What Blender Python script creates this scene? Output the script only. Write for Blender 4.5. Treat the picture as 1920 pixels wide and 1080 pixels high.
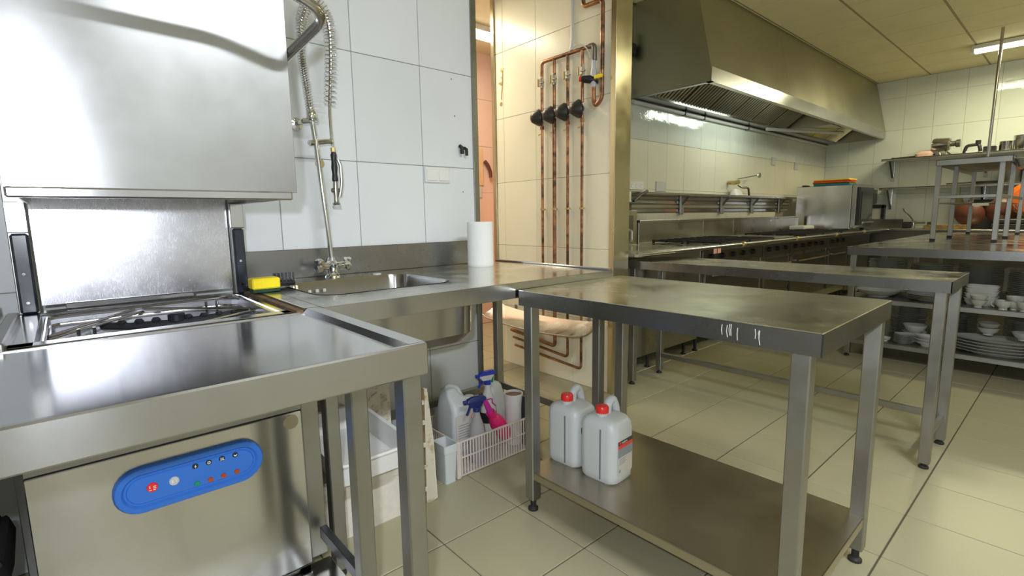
import bpy, math, random
from mathutils import Vector, Matrix
R = math.radians
rnd = random.Random(7)
S = bpy.context.scene
for o in list(bpy.data.objects): bpy.data.objects.remove(o)
COL = S.collection

# ------------------------------------------------------------------ camera, world, lights, exposure
F_PX, YAW, PITCH, ROLL, CAM_H = 947.759, R(48.7725), R(8.00055), R(0.84177), 1.10
def cam_axes():
    f = Vector((math.cos(YAW)*math.cos(PITCH), math.sin(YAW)*math.cos(PITCH), -math.sin(PITCH)))
    r = Vector((math.sin(YAW), -math.cos(YAW), 0)); d = f.cross(r)
    return (math.cos(ROLL)*r+math.sin(ROLL)*d, -math.sin(ROLL)*r+math.cos(ROLL)*d, f)
CR, CD, CF = cam_axes()
cam = bpy.data.cameras.new('camera'); camo = bpy.data.objects.new('camera', cam); COL.objects.link(camo)
cam.sensor_width = 36; cam.lens = F_PX/1920*36; cam.clip_start = 0.02; cam.clip_end = 100
m = Matrix.Identity(4)
for i, a in enumerate((CR, -CD, -CF)):
    for j in range(3): m[j][i] = a[j]
m.translation = Vector((0, 0, CAM_H)); camo.matrix_world = m
S.camera = camo
S.view_settings.view_transform = 'Standard'; S.view_settings.look = 'None'
S.view_settings.exposure = 0.0; S.view_settings.gamma = 1.0; S.view_settings.use_curve_mapping = False
w = bpy.data.worlds.new('world'); S.world = w; w.use_nodes = True
w.node_tree.nodes['Background'].inputs[0].default_value = (0.8, 0.85, 0.9, 1)
w.node_tree.nodes['Background'].inputs[1].default_value = 0.06

def area(name, loc, size, power, col, rot=(0, 0, 0), spread=180):
    l = bpy.data.lights.new(name, 'AREA'); l.shape = 'RECTANGLE'; l.size, l.size_y = size
    l.energy = power; l.color = col; l.spread = R(spread)
    o = bpy.data.objects.new(name, l); COL.objects.link(o); o.location = loc; o.rotation_euler = rot
    return o
FLASH_COL = (0.86, 0.92, 1.0); KCOL = (1.0, 0.92, 0.56); NCOL = (0.90, 0.95, 1.0)
# the camera's own flash, just above the lens
fl = bpy.data.lights.new('camera_flash', 'SPOT'); fl.energy = 66; fl.color = FLASH_COL; fl.specular_factor = 0.4; fl.shadow_soft_size = 0.022
fl.spot_size = R(150); fl.spot_blend = 0.6
flo = bpy.data.objects.new('camera_flash', fl); COL.objects.link(flo)
flo.location = (-0.07, -0.01, 1.20); flo.rotation_euler = Vector((-0.62, -0.78, 0.1)).to_track_quat('Z', 'Y').to_euler()
# light of the ceiling tubes (the fixtures themselves are built further down)
area('tube_light_wash', (0.95, -0.90, 2.84), (1.3, 0.16), 72, NCOL)
area('tube_light_kitchen_far', (8.0, 0.45, 2.84), (0.14, 1.25), 50, KCOL)
area('tube_light_kitchen_near', (5.2, -0.9, 2.84), (0.14, 1.25), 32, KCOL)
area('hood_lamp', (5.6, 2.35, 2.22), (1.2, 0.10), 5.5, (0.90, 1.0, 0.84), (R(40), 0, 0))
area('tube_light_corridor', (2.15, 3.30, 2.60), (1.3, 0.14), 34, (1.0, 0.90, 0.66))
pl = bpy.data.lights.new('corridor_warm_fill', 'POINT'); pl.energy = 8; pl.color = (1.0, 0.30, 0.16); pl.shadow_soft_size = 0.08  # unseen orange light added to tint the corridor
plo = bpy.data.objects.new('corridor_warm_fill', pl); COL.objects.link(plo); plo.location = (3.9, 3.7, 1.0)

# ------------------------------------------------------------------ materials
def new_mat(name):
    mt = bpy.data.materials.new(name); mt.use_nodes = True
    return mt, mt.node_tree.nodes, mt.node_tree.links, mt.node_tree.nodes['Principled BSDF']
def coords(N, L, scale=(1, 1, 1), rot=(0, 0, 0)):
    g = N.new('ShaderNodeNewGeometry'); mp = N.new('ShaderNodeMapping')
    mp.inputs['Scale'].default_value = scale; mp.inputs['Rotation'].default_value = rot
    L.new(g.outputs['Position'], mp.inputs['Vector']); return mp.outputs['Vector']
def noise(N, L, vec, scale, detail=3, rough=0.5):
    n = N.new('ShaderNodeTexNoise'); n.inputs['Scale'].default_value = scale
    n.inputs['Detail'].default_value = detail; n.inputs['Roughness'].default_value = rough
    L.new(vec, n.inputs['Vector']); return n.outputs['Fac']
def ramp(N, L, fac, p0, c0, p1, c1):
    r = N.new('ShaderNodeValToRGB'); e = r.color_ramp.elements
    e[0].position = p0; e[0].color = c0 if len(c0) == 4 else (*c0, 1)
    e[1].position = p1; e[1].color = c1 if len(c1) == 4 else (*c1, 1)
    L.new(fac, r.inputs['Fac']); return r.outputs['Color']
def g3(v): return (v, v, v)
def plain(name, col, rough=0.5, metal=0.0, var=0.0, vs=8, bump=0.0, bs=60, coat=0.0, trans=0.0, sub=0.0, spec=0.5):
    mt, N, L, B = new_mat(name)
    B.inputs['Base Color'].default_value = (*col, 1); B.inputs['Roughness'].default_value = rough
    B.inputs['Metallic'].default_value = metal; B.inputs['Coat Weight'].default_value = coat
    B.inputs['Specular IOR Level'].default_value = spec
    B.inputs['Transmission Weight'].default_value = trans
    if sub: B.inputs['Subsurface Weight'].default_value = sub; B.inputs['Subsurface Radius'].default_value = (.02, .02, .02); B.inputs['Subsurface Scale'].default_value = 0.3
    v = coords(N, L)
    if var:
        n = noise(N, L, v, vs, 4)
        c = ramp(N, L, n, 0.3, tuple(max(0, x*(1-var)) for x in col), 0.7, tuple(min(1, x*(1+var)) for x in col))
        L.new(c, B.inputs['Base Color'])
    if bump:
        n2 = noise(N, L, v, bs, 3); b = N.new('ShaderNodeBump'); b.inputs['Strength'].default_value = bump
        b.inputs['Distance'].default_value = 0.002; L.new(n2, b.inputs['Height']); L.new(b.outputs['Normal'], B.inputs['Normal'])
    return mt
def steel(name, col=(0.62, 0.62, 0.60), rough=0.25, rv=0.10, grain=(3, 3, 160), gb=0.05, smear=2.5, scratch=0.0, dirt=0.10, aniso=0.0):
    mt, N, L, B = new_mat(name)
    B.inputs['Metallic'].default_value = 1.0
    if aniso:
        B.inputs['Anisotropic'].default_value = aniso
        cx = N.new('ShaderNodeCombineXYZ'); cx.inputs[2].default_value = 1.0; cx.inputs[0].default_value = 0.02
        L.new(cx.outputs[0], B.inputs['Tangent'])
    v = coords(N, L); vg = coords(N, L, grain)
    n = noise(N, L, v, smear, 5, 0.6); gn = noise(N, L, vg, 6, 3, 0.6)
    c = ramp(N, L, n, 0.25, tuple(x*(1-dirt) for x in col), 0.75, tuple(min(1, x*(1+dirt*0.5)) for x in col))
    L.new(c, B.inputs['Base Color'])
    mr = N.new('ShaderNodeMapRange'); mr.inputs['From Min'].default_value = 0.3; mr.inputs['From Max'].default_value = 0.7
    mr.inputs['To Min'].default_value = max(0.03, rough-rv); mr.inputs['To Max'].default_value = rough+rv
    L.new(n, mr.inputs['Value']); ro = mr.outputs['Result']
    if scratch:
        vs = coords(N, L, (40, 40, 9), (0.3, 0.5, 0.4)); s = noise(N, L, vs, 9, 6, 0.75)
        m2 = N.new('ShaderNodeMapRange'); m2.inputs['From Min'].default_value = 0.5; m2.inputs['From Max'].default_value = 0.75
        m2.inputs['To Max'].default_value = scratch; L.new(s, m2.inputs['Value'])
        ad = N.new('ShaderNodeMath'); ad.operation = 'ADD'; L.new(ro, ad.inputs[0]); L.new(m2.outputs['Result'], ad.inputs[1]); ro = ad.outputs[0]
    L.new(ro, B.inputs['Roughness'])
    if not aniso:
        b = N.new('ShaderNodeBump'); b.inputs['Strength'].default_value = gb*.35; b.inputs['Distance'].default_value = 0.001
        L.new(gn, b.inputs['Height']); L.new(b.outputs['Normal'], B.inputs['Normal'])
    return mt
def tilemat(name, col, rough=0.12, wave=0.25, ws=9, var=0.03, dist=0.004):
    mt, N, L, B = new_mat(name)
    v = coords(N, L)
    oi = N.new('ShaderNodeObjectInfo'); hs = N.new('ShaderNodeMapRange')
    hs.inputs['To Min'].default_value = 1-var; hs.inputs['To Max'].default_value = 1+var
    L.new(oi.outputs['Random'], hs.inputs['Value'])
    n = noise(N, L, v, 3.0, 3)
    c = ramp(N, L, n, 0.3, tuple(x*0.96 for x in col), 0.7, col)
    mx = N.new('ShaderNodeVectorMath'); mx.operation = 'SCALE'; L.new(c, mx.inputs[0]); L.new(hs.outputs['Result'], mx.inputs['Scale'])
    L.new(mx.outputs['Vector'], B.inputs['Base Color']); B.inputs['Roughness'].default_value = rough
    n2 = noise(N, L, v, ws, 3, 0.5); b = N.new('ShaderNodeBump'); b.inputs['Strength'].default_value = wave; b.inputs['Distance'].default_value = dist
    L.new(n2, b.inputs['Height']); L.new(b.outputs['Normal'], B.inputs['Normal'])
    return mt
def emis(name, col, st):
    mt, N, L, B = new_mat(name); B.inputs['Base Color'].default_value = (0.9, 0.9, 0.9, 1)
    B.inputs['Emission Color'].default_value = (*col, 1); B.inputs['Emission Strength'].default_value = st; return mt
M = {}
M['tile_white'] = tilemat('white_glazed_tile', (0.74, 0.77, 0.80), 0.10, 0.18, 7)
M['tile_cream'] = tilemat('cream_glazed_tile', (0.86, 0.82, 0.66), 0.25, 0.12, 7)
M['tile_kitchen'] = tilemat('grey_white_glazed_tile', (0.66, 0.70, 0.66), 0.07, 0.5, 13)
M['tile_kitchen_low'] = tilemat('cream_kitchen_tile', (0.72, 0.69, 0.58), 0.30, 0.2, 9)
M['tile_orange'] = tilemat('salmon_tile', (0.84, 0.58, 0.46), 0.2, 0.15, 7)
M['grout'] = plain('grout', (0.30, 0.30, 0.29), 0.9)
M['grout_light'] = plain('grout_light', (0.42, 0.40, 0.35), 0.9)
M['grout_floor'] = plain('grout_floor', (0.10, 0.08, 0.06), 0.95)
M['floor'] = tilemat('floor_tile', (0.37, 0.345, 0.225), 0.32, 0.12, 30, 0.04, 0.001)
M['plaster'] = plain('plaster', (0.74, 0.74, 0.72), 0.8)
M['ceil'] = plain('ceiling_panel', (0.78, 0.70, 0.45), 0.85, var=0.04, vs=3)
M['ceil_grid'] = plain('ceiling_grid', (0.36, 0.32, 0.19), 0.8)
M['steel_t1'] = steel('polished_steel_table', (0.60, 0.60, 0.61), 0.15, 0.04, (2, 45, 45), 0.01, 3, 0.0)
M['steel_apron'] = steel('brushed_steel_apron', (0.53, 0.53, 0.54), 0.19, 0.02, (2, 45, 45), 0.03, 3, aniso=0.8)
M['steel_t2'] = steel('worn_steel_table', (0.66, 0.66, 0.61), 0.19, 0.12, (4, 45, 45), 0.05, 4.5, 0.10, 0.22)
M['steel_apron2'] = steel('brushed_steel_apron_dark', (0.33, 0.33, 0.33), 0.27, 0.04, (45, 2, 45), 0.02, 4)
M['steel_shelf'] = steel('dull_steel_shelf', (0.50, 0.45, 0.36), 0.36, 0.06, (45, 3, 45), 0.05, 3)
M['steel_leg'] = steel('steel_leg', (0.38, 0.38, 0.36), 0.38, 0.08, (60, 60, 2), 0.10, 5, 0.06)
M['steel_hood'] = steel('dishwasher_hood_steel', (0.50, 0.51, 0.52), 0.21, 0.02, (2, 40, 40), 0.015, 3.5, 0.0, 0.12, 0.75)
M['steel_back'] = steel('scratched_steel', (0.60, 0.60, 0.64), 0.25, 0.05, (30, 30, 8), 0.07, 5, 0.12, 0.16)
M['steel_panel'] = steel('front_panel_steel', (0.62, 0.61, 0.59), 0.18, 0.015, (40, 40, 2), 0.02, 3.5, 0.0, 0.12, 0.85)
M['steel_warm'] = steel('warm_tinted_post_steel', (0.58, 0.53, 0.38), 0.22, 0.06, (60, 60, 2), 0.06, 4)  # stainless trim, its warm reflections put into the base colour
M['steel_ext'] = steel('extractor_steel', (0.50, 0.48, 0.38), 0.36, 0.05, (2, 60, 60), 0.06, 1.2, 0, 0.15)
M['steel_range'] = steel('range_steel', (0.42, 0.41, 0.36), 0.30, 0.08, (2, 60, 60), 0.06, 3)
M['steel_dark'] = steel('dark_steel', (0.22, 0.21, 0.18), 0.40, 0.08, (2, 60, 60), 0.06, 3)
M['chrome'] = plain('chrome', (0.78, 0.79, 0.82), 0.08, 1.0)
M['steel_pipe'] = plain('steel_tube', (0.52, 0.50, 0.50), 0.20, 1.0)
def copper():
    mt, N, L, B = new_mat('oxidised_copper'); B.inputs['Metallic'].default_value = 0.75; B.inputs['Roughness'].default_value = 0.38
    v = coords(N, L, (6, 6, 10)); n = noise(N, L, v, 1.6, 4, 0.6)
    L.new(ramp(N, L, n, 0.37, (0.08, 0.05, 0.035), 0.62, (0.44, 0.21, 0.105)), B.inputs['Base Color']); return mt
M['copper'] = copper()
M['brass'] = plain('brass', (0.60, 0.46, 0.20), 0.35, 0.8)
M['black'] = plain('black_plastic', (0.018, 0.018, 0.022), 0.35)
M['rubber'] = plain('black_rubber', (0.02, 0.02, 0.02), 0.6)
M['regulator'] = plain('black_painted_regulator', (0.022, 0.022, 0.018), 0.42)
M['guide'] = plain('dark_plastic_guide', (0.03, 0.035, 0.05), 0.22, var=0.5, vs=14)
M['blue'] = plain('blue_plastic', (0.035, 0.17, 0.62), 0.30)
M['deepblue'] = plain('deep_blue_plastic', (0.02, 0.05, 0.50), 0.3)
M['navy'] = plain('navy_plastic', (0.02, 0.03, 0.16), 0.35)
M['red'] = plain('red_plastic', (0.80, 0.03, 0.025), 0.28)
M['pink'] = plain('pink_plastic', (0.80, 0.02, 0.17), 0.25)
M['magenta'] = plain('magenta_plastic', (0.62, 0.03, 0.36), 0.3)
M['yellow'] = plain('yellow_sponge', (0.90, 0.72, 0.02), 0.85, bump=0.6, bs=350)
M['green'] = plain('green_plastic', (0.0, 0.30, 0.14), 0.4)
M['dkgreen'] = plain('dark_green_scourer', (0.02, 0.06, 0.035), 0.95, bump=0.8, bs=500)
M['orange'] = plain('orange_plastic', (0.80, 0.16, 0.02), 0.35)
M['amber'] = plain('amber_lens', (0.45, 0.07, 0.01), 0.25)
M['ltgrey'] = plain('light_grey_plastic', (0.55, 0.56, 0.58), 0.4)
M['white'] = plain('white_plastic', (0.78, 0.78, 0.76), 0.35)
M['jerry'] = plain('translucent_white_plastic', (0.60, 0.63, 0.64), 0.38, sub=0.2)
M['crate'] = plain('aged_white_plastic', (0.70, 0.66, 0.58), 0.5, var=0.10, vs=20)
M['clearish'] = plain('cloudy_clear_plastic', (0.72, 0.72, 0.74), 0.15, trans=0.55)
M['basket'] = plain('pale_pink_grey_plastic', (0.66, 0.58, 0.54), 0.5, var=0.08, vs=25)
M['paper'] = plain('paper_towel', (0.86, 0.87, 0.87), 0.9, bump=0.25, bs=180)
M['label'] = plain('label_paper', (0.62, 0.60, 0.55), 0.6)
M['darkstrip'] = plain('level_strip', (0.17, 0.19, 0.22), 0.5)
M['ceramic'] = plain('white_porcelain', (0.50, 0.50, 0.46), 0.15)
M['cast'] = plain('cast_iron', (0.02, 0.018, 0.015), 0.6, bump=0.4, bs=80)
M['terracotta'] = plain('red_brown_clay', (0.13, 0.042, 0.028), 0.4, var=0.2, vs=6)
M['wood'] = plain('brown_dirty_wood', (0.26, 0.17, 0.07), 0.8, var=0.4, vs=25)
M['gasket'] = plain('brown_gap', (0.16, 0.10, 0.05), 0.7, var=0.4, vs=30)
M['enamel'] = plain('switch_white', (0.80, 0.80, 0.78), 0.35)
M['tubwhite'] = steel('tub_steel', (0.76, 0.76, 0.80), 0.30, 0.06, (9, 9, 9), 0.05, 6)
M['glass'] = plain('oven_glass', (0.03, 0.03, 0.03), 0.08, trans=0.2)
M['lamp'] = emis('tube_diffuser', (0.95, 1.0, 0.80), 9)
M['lamp_w'] = emis('tube_diffuser_warm', (1.0, 0.97, 0.88), 9)
M['cream_box'] = plain('cream_plastic', (0.72, 0.66, 0.50), 0.5)
M['printgrey'] = plain('grey_print', (0.30, 0.31, 0.35), 0.6)
def grimy():
    mt, N, L, B = new_mat('grimy_cream_plastic'); B.inputs['Roughness'].default_value = 0.6
    v = coords(N, L); n = noise(N, L, v, 16, 5, 0.65)
    L.new(ramp(N, L, n, 0.42, (0.20, 0.12, 0.04), 0.56, (0.74, 0.68, 0.54)), B.inputs['Base Color']); return mt
M['grimy'] = grimy()
def dirtyedge():
    mt, N, L, B = new_mat('yellow_stained_plastic'); B.inputs['Roughness'].default_value = 0.5
    v = coords(N, L); n = noise(N, L, v, 22, 5, 0.6)
    L.new(ramp(N, L, n, 0.30, (0.50, 0.33, 0.12), 0.46, (0.78, 0.73, 0.62)), B.inputs['Base Color']); return mt
M['stained'] = dirtyedge()

# ------------------------------------------------------------------ mesh helpers
class MB:
    def __init__(s): s.v = []; s.f = []
    def add(s, vs, fs):
        n = len(s.v); s.v += [tuple(p) for p in vs]; s.f += [tuple(n+i for i in f) for f in fs]; return s
    def box(s, a, b, c=0.0):
        (x0, y0, z0), (x1, y1, z1) = [min(p, q) for p, q in zip(a, b)], [max(p, q) for p, q in zip(a, b)]
        if c <= 0:
            return s.add([(x, y, z) for x in (x0, x1) for y in (y0, y1) for z in (z0, z1)],
                         [(0, 1, 3, 2), (4, 6, 7, 5), (0, 4, 5, 1), (2, 3, 7, 6), (0, 2, 6, 4), (1, 5, 7, 3)])
        c = min(c, (x1-x0)*.49, (y1-y0)*.49, (z1-z0)*.49)
        vs = []; idx = {}
        for ix in (0, 1):
            for iy in (0, 1):
                for iz in (0, 1):
                    X, Y, Z = (x0, x1)[ix], (y0, y1)[iy], (z0, z1)[iz]
                    sx, sy, sz = (c, -c)[ix], (c, -c)[iy], (c, -c)[iz]
                    for k, p in enumerate(((X, Y+sy, Z+sz), (X+sx, Y, Z+sz), (X+sx, Y+sy, Z))):
                        idx[ix, iy, iz, k] = len(vs); vs.append(p)
        I = lambda *a: idx[a]; fs = []
        for i in (0, 1):
            f = [I(i, 0, 0, 0), I(i, 1, 0, 0), I(i, 1, 1, 0), I(i, 0, 1, 0)]; fs.append(f if i else f[::-1])
            f = [I(0, i, 0, 1), I(0, i, 1, 1), I(1, i, 1, 1), I(1, i, 0, 1)]; fs.append(f if i else f[::-1])
            f = [I(0, 0, i, 2), I(1, 0, i, 2), I(1, 1, i, 2), I(0, 1, i, 2)]; fs.append(f if i else f[::-1])
        for i in (0, 1):
            for j in (0, 1):
                e = (i == j)
                f = [I(i, j, 0, 0), I(i, j, 1, 0), I(i, j, 1, 1), I(i, j, 0, 1)]; fs.append(f[::-1] if e else f)
                f = [I(i, 0, j, 0), I(i, 1, j, 0), I(i, 1, j, 2), I(i, 0, j, 2)]; fs.append(f if e else f[::-1])
                f = [I(0, i, j, 1), I(1, i, j, 1), I(1, i, j, 2), I(0, i, j, 2)]; fs.append(f[::-1] if e else f)
        for i in (0, 1):
            for j in (0, 1):
                for k in (0, 1):
                    f = [I(i, j, k, 0), I(i, j, k, 1), I(i, j, k, 2)]; fs.append(f if (i+j+k) % 2 == 1 else f[::-1])
        return s.add(vs, fs)
    def loft(s, rings, cap0=True, cap1=True):
        n = len(rings[0]); vs = [p for r in rings for p in r]; fs = []
        for k in range(len(rings)-1):
            for i in range(n):
                j = (i+1) % n; fs.append((k*n+i, k*n+j, (k+1)*n+j, (k+1)*n+i))
        if cap0: fs.append(tuple(range(n))[::-1])
        if cap1: fs.append(tuple((len(rings)-1)*n+i for i in range(n)))
        return s.add(vs, fs)
    def tube(s, pts, r, seg=10, caps=True, r1=None):
        P = [Vector(p) for p in pts]; rings = []
        t0 = (P[1]-P[0]).normalized(); up = Vector((0, 0, 1)) if abs(t0.z) < .9 else Vector((1, 0, 0))
        nrm = (up - t0*up.dot(t0)).normalized()
        for i, p in enumerate(P):
            t = ((P[min(i+1, len(P)-1)]-P[max(i-1, 0)])).normalized()
            nrm = (nrm - t*nrm.dot(t)); nrm = nrm.normalized() if nrm.length > 1e-6 else t.orthogonal().normalized()
            b = t.cross(nrm); rr = r if r1 is None else r+(r1-r)*i/(len(P)-1)
            rings.append([tuple(p + nrm*rr*math.cos(2*math.pi*k/seg) + b*rr*math.sin(2*math.pi*k/seg)) for k in range(seg)])
        return s.loft(rings, caps, caps)
    def lathe(s, prof, c=(0, 0, 0), seg=24, axis=(0, 0, 1)):
        A = Vector(axis).normalized(); U = A.orthogonal().normalized(); V = A.cross(U); C = Vector(c); rings = []
        for r, h in prof:
            r = max(r, 1e-5)
            rings.append([tuple(C + A*h + U*r*math.cos(2*math.pi*k/seg) + V*r*math.sin(2*math.pi*k/seg)) for k in range(seg)])
        return s.loft(rings)
    def prism(s, poly, d):
        n = len(poly); D = Vector(d)
        return s.loft([[tuple(p) for p in poly], [tuple(Vector(p)+D) for p in poly]])
    def build(s, name, mat, parent=None, loc=(0, 0, 0), smooth=True, ang=35):
        me = bpy.data.meshes.new(name); L0 = Vector(loc)
        me.from_pydata([tuple(Vector(v)-L0) for v in s.v], [], s.f)
        me.validate(); me.update()
        import bmesh
        bm = bmesh.new(); bm.from_mesh(me); bmesh.ops.recalc_face_normals(bm, faces=bm.faces); bm.to_mesh(me); bm.free()
        if smooth:
            me.shade_smooth(); me.set_sharp_from_angle(angle=R(ang))
        if mat: me.materials.append(M[mat] if isinstance(mat, str) else mat)
        o = bpy.data.objects.new(name, me); COL.objects.link(o)
        if parent: o.parent = parent
        else: o.location = loc
        return o
def bx(a, b, c=0.0): return MB().box(a, b, c)
def tb(pts, r, seg=10): return MB().tube(pts, r, seg)
def rrect(cx, cy, w, d, r, z, n=5, rot=0.0):
    out = []; r = min(r, w/2-1e-4, d/2-1e-4)
    for k, (sx, sy) in enumerate(((1, 1), (-1, 1), (-1, -1), (1, -1))):
        for i in range(n+1):
            a = math.pi/2*(k+i/n); out.append((sx*(w/2-r)+r*math.cos(a), sy*(d/2-r)+r*math.sin(a)))
    c, s_ = math.cos(rot), math.sin(rot)
    return [(cx+x*c-y*s_, cy+x*s_+y*c, z) for x, y in out]
def arc_pts(pts, rad, n=5):
    """polyline with rounded corners"""
    P = [Vector(p) for p in pts]; out = [P[0]]
    for i in range(1, len(P)-1):
        a = (P[i-1]-P[i]); b = (P[i+1]-P[i]); ra = min(rad, a.length*.49, b.length*.49)
        p0 = P[i]+a.normalized()*ra; p1 = P[i]+b.normalized()*ra
        for k in range(n+1):
            t = k/n; out.append(p0*(1-t)**2 + P[i]*2*t*(1-t) + p1*t*t)
    out.append(P[-1]); return [tuple(p) for p in out]
class Thing:
    def __init__(s, name, label, cat, loc=(0, 0, 0), group=None, rotz=0):
        o = bpy.data.objects.new(name, None); COL.objects.link(o); o.location = loc; o.rotation_euler = (0, 0, rotz)
        o.empty_display_size = 0.05; o['label'] = label; o['category'] = cat
        if group: o['group'] = group
        s.o = o; s.loc = loc
    def part(s, name, mb, mat, parent=None, label=None, **k):
        p = mb.build(name, mat, parent or s.o, s.loc, **k)
        if label: p['label'] = label
        return p
def single(name, mb, mat, label, cat, loc, group=None, **k):
    o = mb.build(name, mat, None, loc, **k); o['label'] = label; o['category'] = cat
    if group: o['group'] = group
    return o
def dup(root, loc=None, rotz=None, label=None, group=None):
    r = root.copy(); COL.objects.link(r)
    if loc is not None: r.location = loc
    if rotz is not None: r.rotation_euler = (0, 0, rotz)
    if label: r['label'] = label
    if group: r['group'] = group
    for ch in list(root.children):
        c = ch.copy(); COL.objects.link(c); c.parent = r
        for g in list(ch.children):
            d = g.copy(); COL.objects.link(d); d.parent = c
    return r
def struct(name, mb, mat, **k):
    o = mb.build(name, mat, **k); o['kind'] = 'structure'; return o
def project(p):
    d = Vector(p)-Vector((0, 0, CAM_H)); z = d.dot(CF)
    return (960+F_PX*d.dot(CR)/z, 540+F_PX*d.dot(CD)/z, z) if z > 0.05 else (-1e4, -1e4, z)
MESHCACHE = {}
def tiles(parent, name, P, U, V, Nn, us, vs, gu, gv, mat, th=0.008, ch=0.0015, limit=290, matfn=None):
    """tile a plane: P origin, U/V unit axes, Nn facing normal, us/vs edge lists."""
    P, U, V, Nn = map(Vector, (P, U, V, Nn)); cells = []
    for i in range(len(us)-1):
        for j in range(len(vs)-1):
            c = P+U*(us[i]+us[i+1])/2+V*(vs[j]+vs[j+1])/2
            px, py, z = project(c); vis = -80 < px < 2000 and -80 < py < 1160
            cells.append(((0 if vis else 1, z if z > 0 else 99), i, j, c, vis))
    cells.sort(key=lambda q: q[0]); rest = {}
    for k, (_, i, j, c, vis) in enumerate(cells):
        w_, h_ = us[i+1]-us[i]-gu, vs[j+1]-vs[j]-gv
        if w_ < 0.004 or h_ < 0.004: continue
        mm = matfn(us[i], vs[j]) if matfn else mat
        if k < limit and vis:
            key = (name, round(w_, 4), round(h_, 4), tuple(U), tuple(V), mm)
            if key not in MESHCACHE:
                b = MB().box((-w_/2, -h_/2, -th), (w_/2, h_/2, 0), ch)
                b.v = [tuple(U*x+V*y+Nn*z) for x, y, z in b.v]
                o = b.build(name, mm, parent, smooth=False); MESHCACHE[key] = o.data
            else:
                o = bpy.data.objects.new(name, MESHCACHE[key]); COL.objects.link(o); o.parent = parent
            o.location = c + Nn*rnd.uniform(-0.0004, 0.0003)
        else:
            b = rest.setdefault(mm, MB()); n0 = len(b.v); b.box((-w_/2, -h_/2, -th), (w_/2, h_/2, 0), 0)
            for q in range(n0, len(b.v)):
                x, y, z = b.v[q]; b.v[q] = tuple(c+U*x+V*y+Nn*z)
    for mm, b in rest.items():
        o = b.build(name, mm, parent, smooth=False); o['kind'] = 'stuff'
def edges(lo, hi, ref, pitch):
    k = math.ceil((lo-ref)/pitch+1e-6); e = [lo]
    while ref+k*pitch < hi-1e-6: e.append(ref+k*pitch); k += 1
    e.append(hi); return e

# ------------------------------------------------------------------ room shell
CZ = 2.95
ROWS = [0.0] + [-0.011+0.453*k for k in range(1, 7)] + [CZ]
floor = struct('floor', bx((-2.2, -2.6, -0.1), (9.14, 4.2, -0.004)), 'grout_floor')
tiles(floor, 'floor_tile', (0, 0, 0), (1, 0, 0), (0, 1, 0), (0, 0, 1), edges(-2.2, 9.13, 1.196, .335), edges(-2.6, 4.1, 1.353, .335), .0035, .0055, 'floor', th=.01, limit=295)
wl = struct('wall_left', bx((-2.2, 2.134, 0), (1.64, 2.28, CZ)), 'grout')
tiles(wl, 'wall_tile', (0, 2.13, 0), (1, 0, 0), (0, 0, 1), (0, -1, 0), edges(-2.2, 1.615, .983, .332), ROWS, .003, .003, 'tile_white')
wm = struct('wall_middle', bx((2.454, 1.90, 0), (2.58, 2.95, CZ)), 'grout_light')
tiles(wm, 'wall_tile', (2.45, 0, 0), (0, 1, 0), (0, 0, 1), (-1, 0, 0), edges(1.897, 2.943, 2.528, .331), ROWS, .002, .0025, 'tile_cream')
wb = struct('wall_back', bx((2.60, 2.874, 0), (9.14, 2.96, CZ)), 'grout_light')
tiles(wb, 'wall_tile', (0, 2.87, 0), (1, 0, 0), (0, 0, 1), (0, -1, 0), edges(2.60, 9.14, 3.94, .331), ROWS, .003, .003, 'tile_kitchen', matfn=lambda u, v: 'tile_kitchen' if v > 1.6 else 'tile_kitchen_low')
wr = struct('wall_right', bx((9.144, -2.6, 0), (9.25, 4.2, CZ)), 'grout_light')
tiles(wr, 'wall_tile', (9.14, 0, 0), (0, 1, 0), (0, 0, 1), (-1, 0, 0), edges(-2.6, 2.87, 1.902, .328), ROWS, .003, .003, 'tile_kitchen')
wc = struct('wall_corridor', bx((1.0, 4.104, 0), (9.14, 4.2, CZ)), 'grout_light')
tiles(wc, 'wall_tile', (0, 4.10, 0), (1, 0, 0), (0, 0, 1), (0, -1, 0), edges(1.5, 5.5, 3.36, .331), ROWS[:-1]+[2.69], .003, .003, 'tile_orange')
struct('wall_front', bx((-2.2, -2.7, 0), (9.14, -2.6, CZ)), 'plaster')
struct('wall_side', bx((-2.3, -2.6, 0), (-2.2, 2.2, CZ)), 'plaster')
struct('wall_passage', bx((0.9, 2.28, 0), (1.0, 4.2, CZ)), 'plaster')
ceil = struct('ceiling', bx((-2.2, -2.6, CZ+.004), (9.14, 4.2, CZ+.1)), 'ceil_grid')
tiles(ceil, 'ceiling_panel', (0, 0, CZ), (1, 0, 0), (0, 1, 0), (0, 0, -1), edges(-2.2, 9.14, 4.95, .6), edges(-2.6, 2.87, 1.65, .6), .008, .022, 'ceil', th=.006, ch=.001)
struct('trim_1', bx((1.612, 2.120, 0), (1.645, 2.30, CZ), .002), 'steel_apron2')
struct('trim_2', bx((2.438, 2.943, 0), (2.605, 2.978, CZ), .002), 'steel_warm')
post = MB().box((2.440, 1.865, 0), (2.452, 1.899, CZ), .001).box((2.440, 1.862, 0), (2.588, 1.868, CZ), .001).box((2.452, 1.868, 0), (2.580, 1.899, CZ))
struct('trim_3', post, 'steel_warm')
struct('trim_4', bx((2.582, 1.870, 0), (2.588, 2.87, CZ)), 'plaster')
w1 = struct('window_1', MB().box((-.36, -2.60, .75), (-.05, -2.575, 2.45), .003), 'white')
M['daylight'] = emis('daylight_pane', (0.93, 0.96, 1.0), 4)
for zz in (.80, 1.62): MB().box((-.33, -2.576, zz), (-.08, -2.570, zz+.78)).build('pane', 'daylight', w1)
cc = struct('ceiling_corridor', bx((1.0, 2.97, 2.69), (9.14, 4.1, 2.74)), 'ceil')

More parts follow.
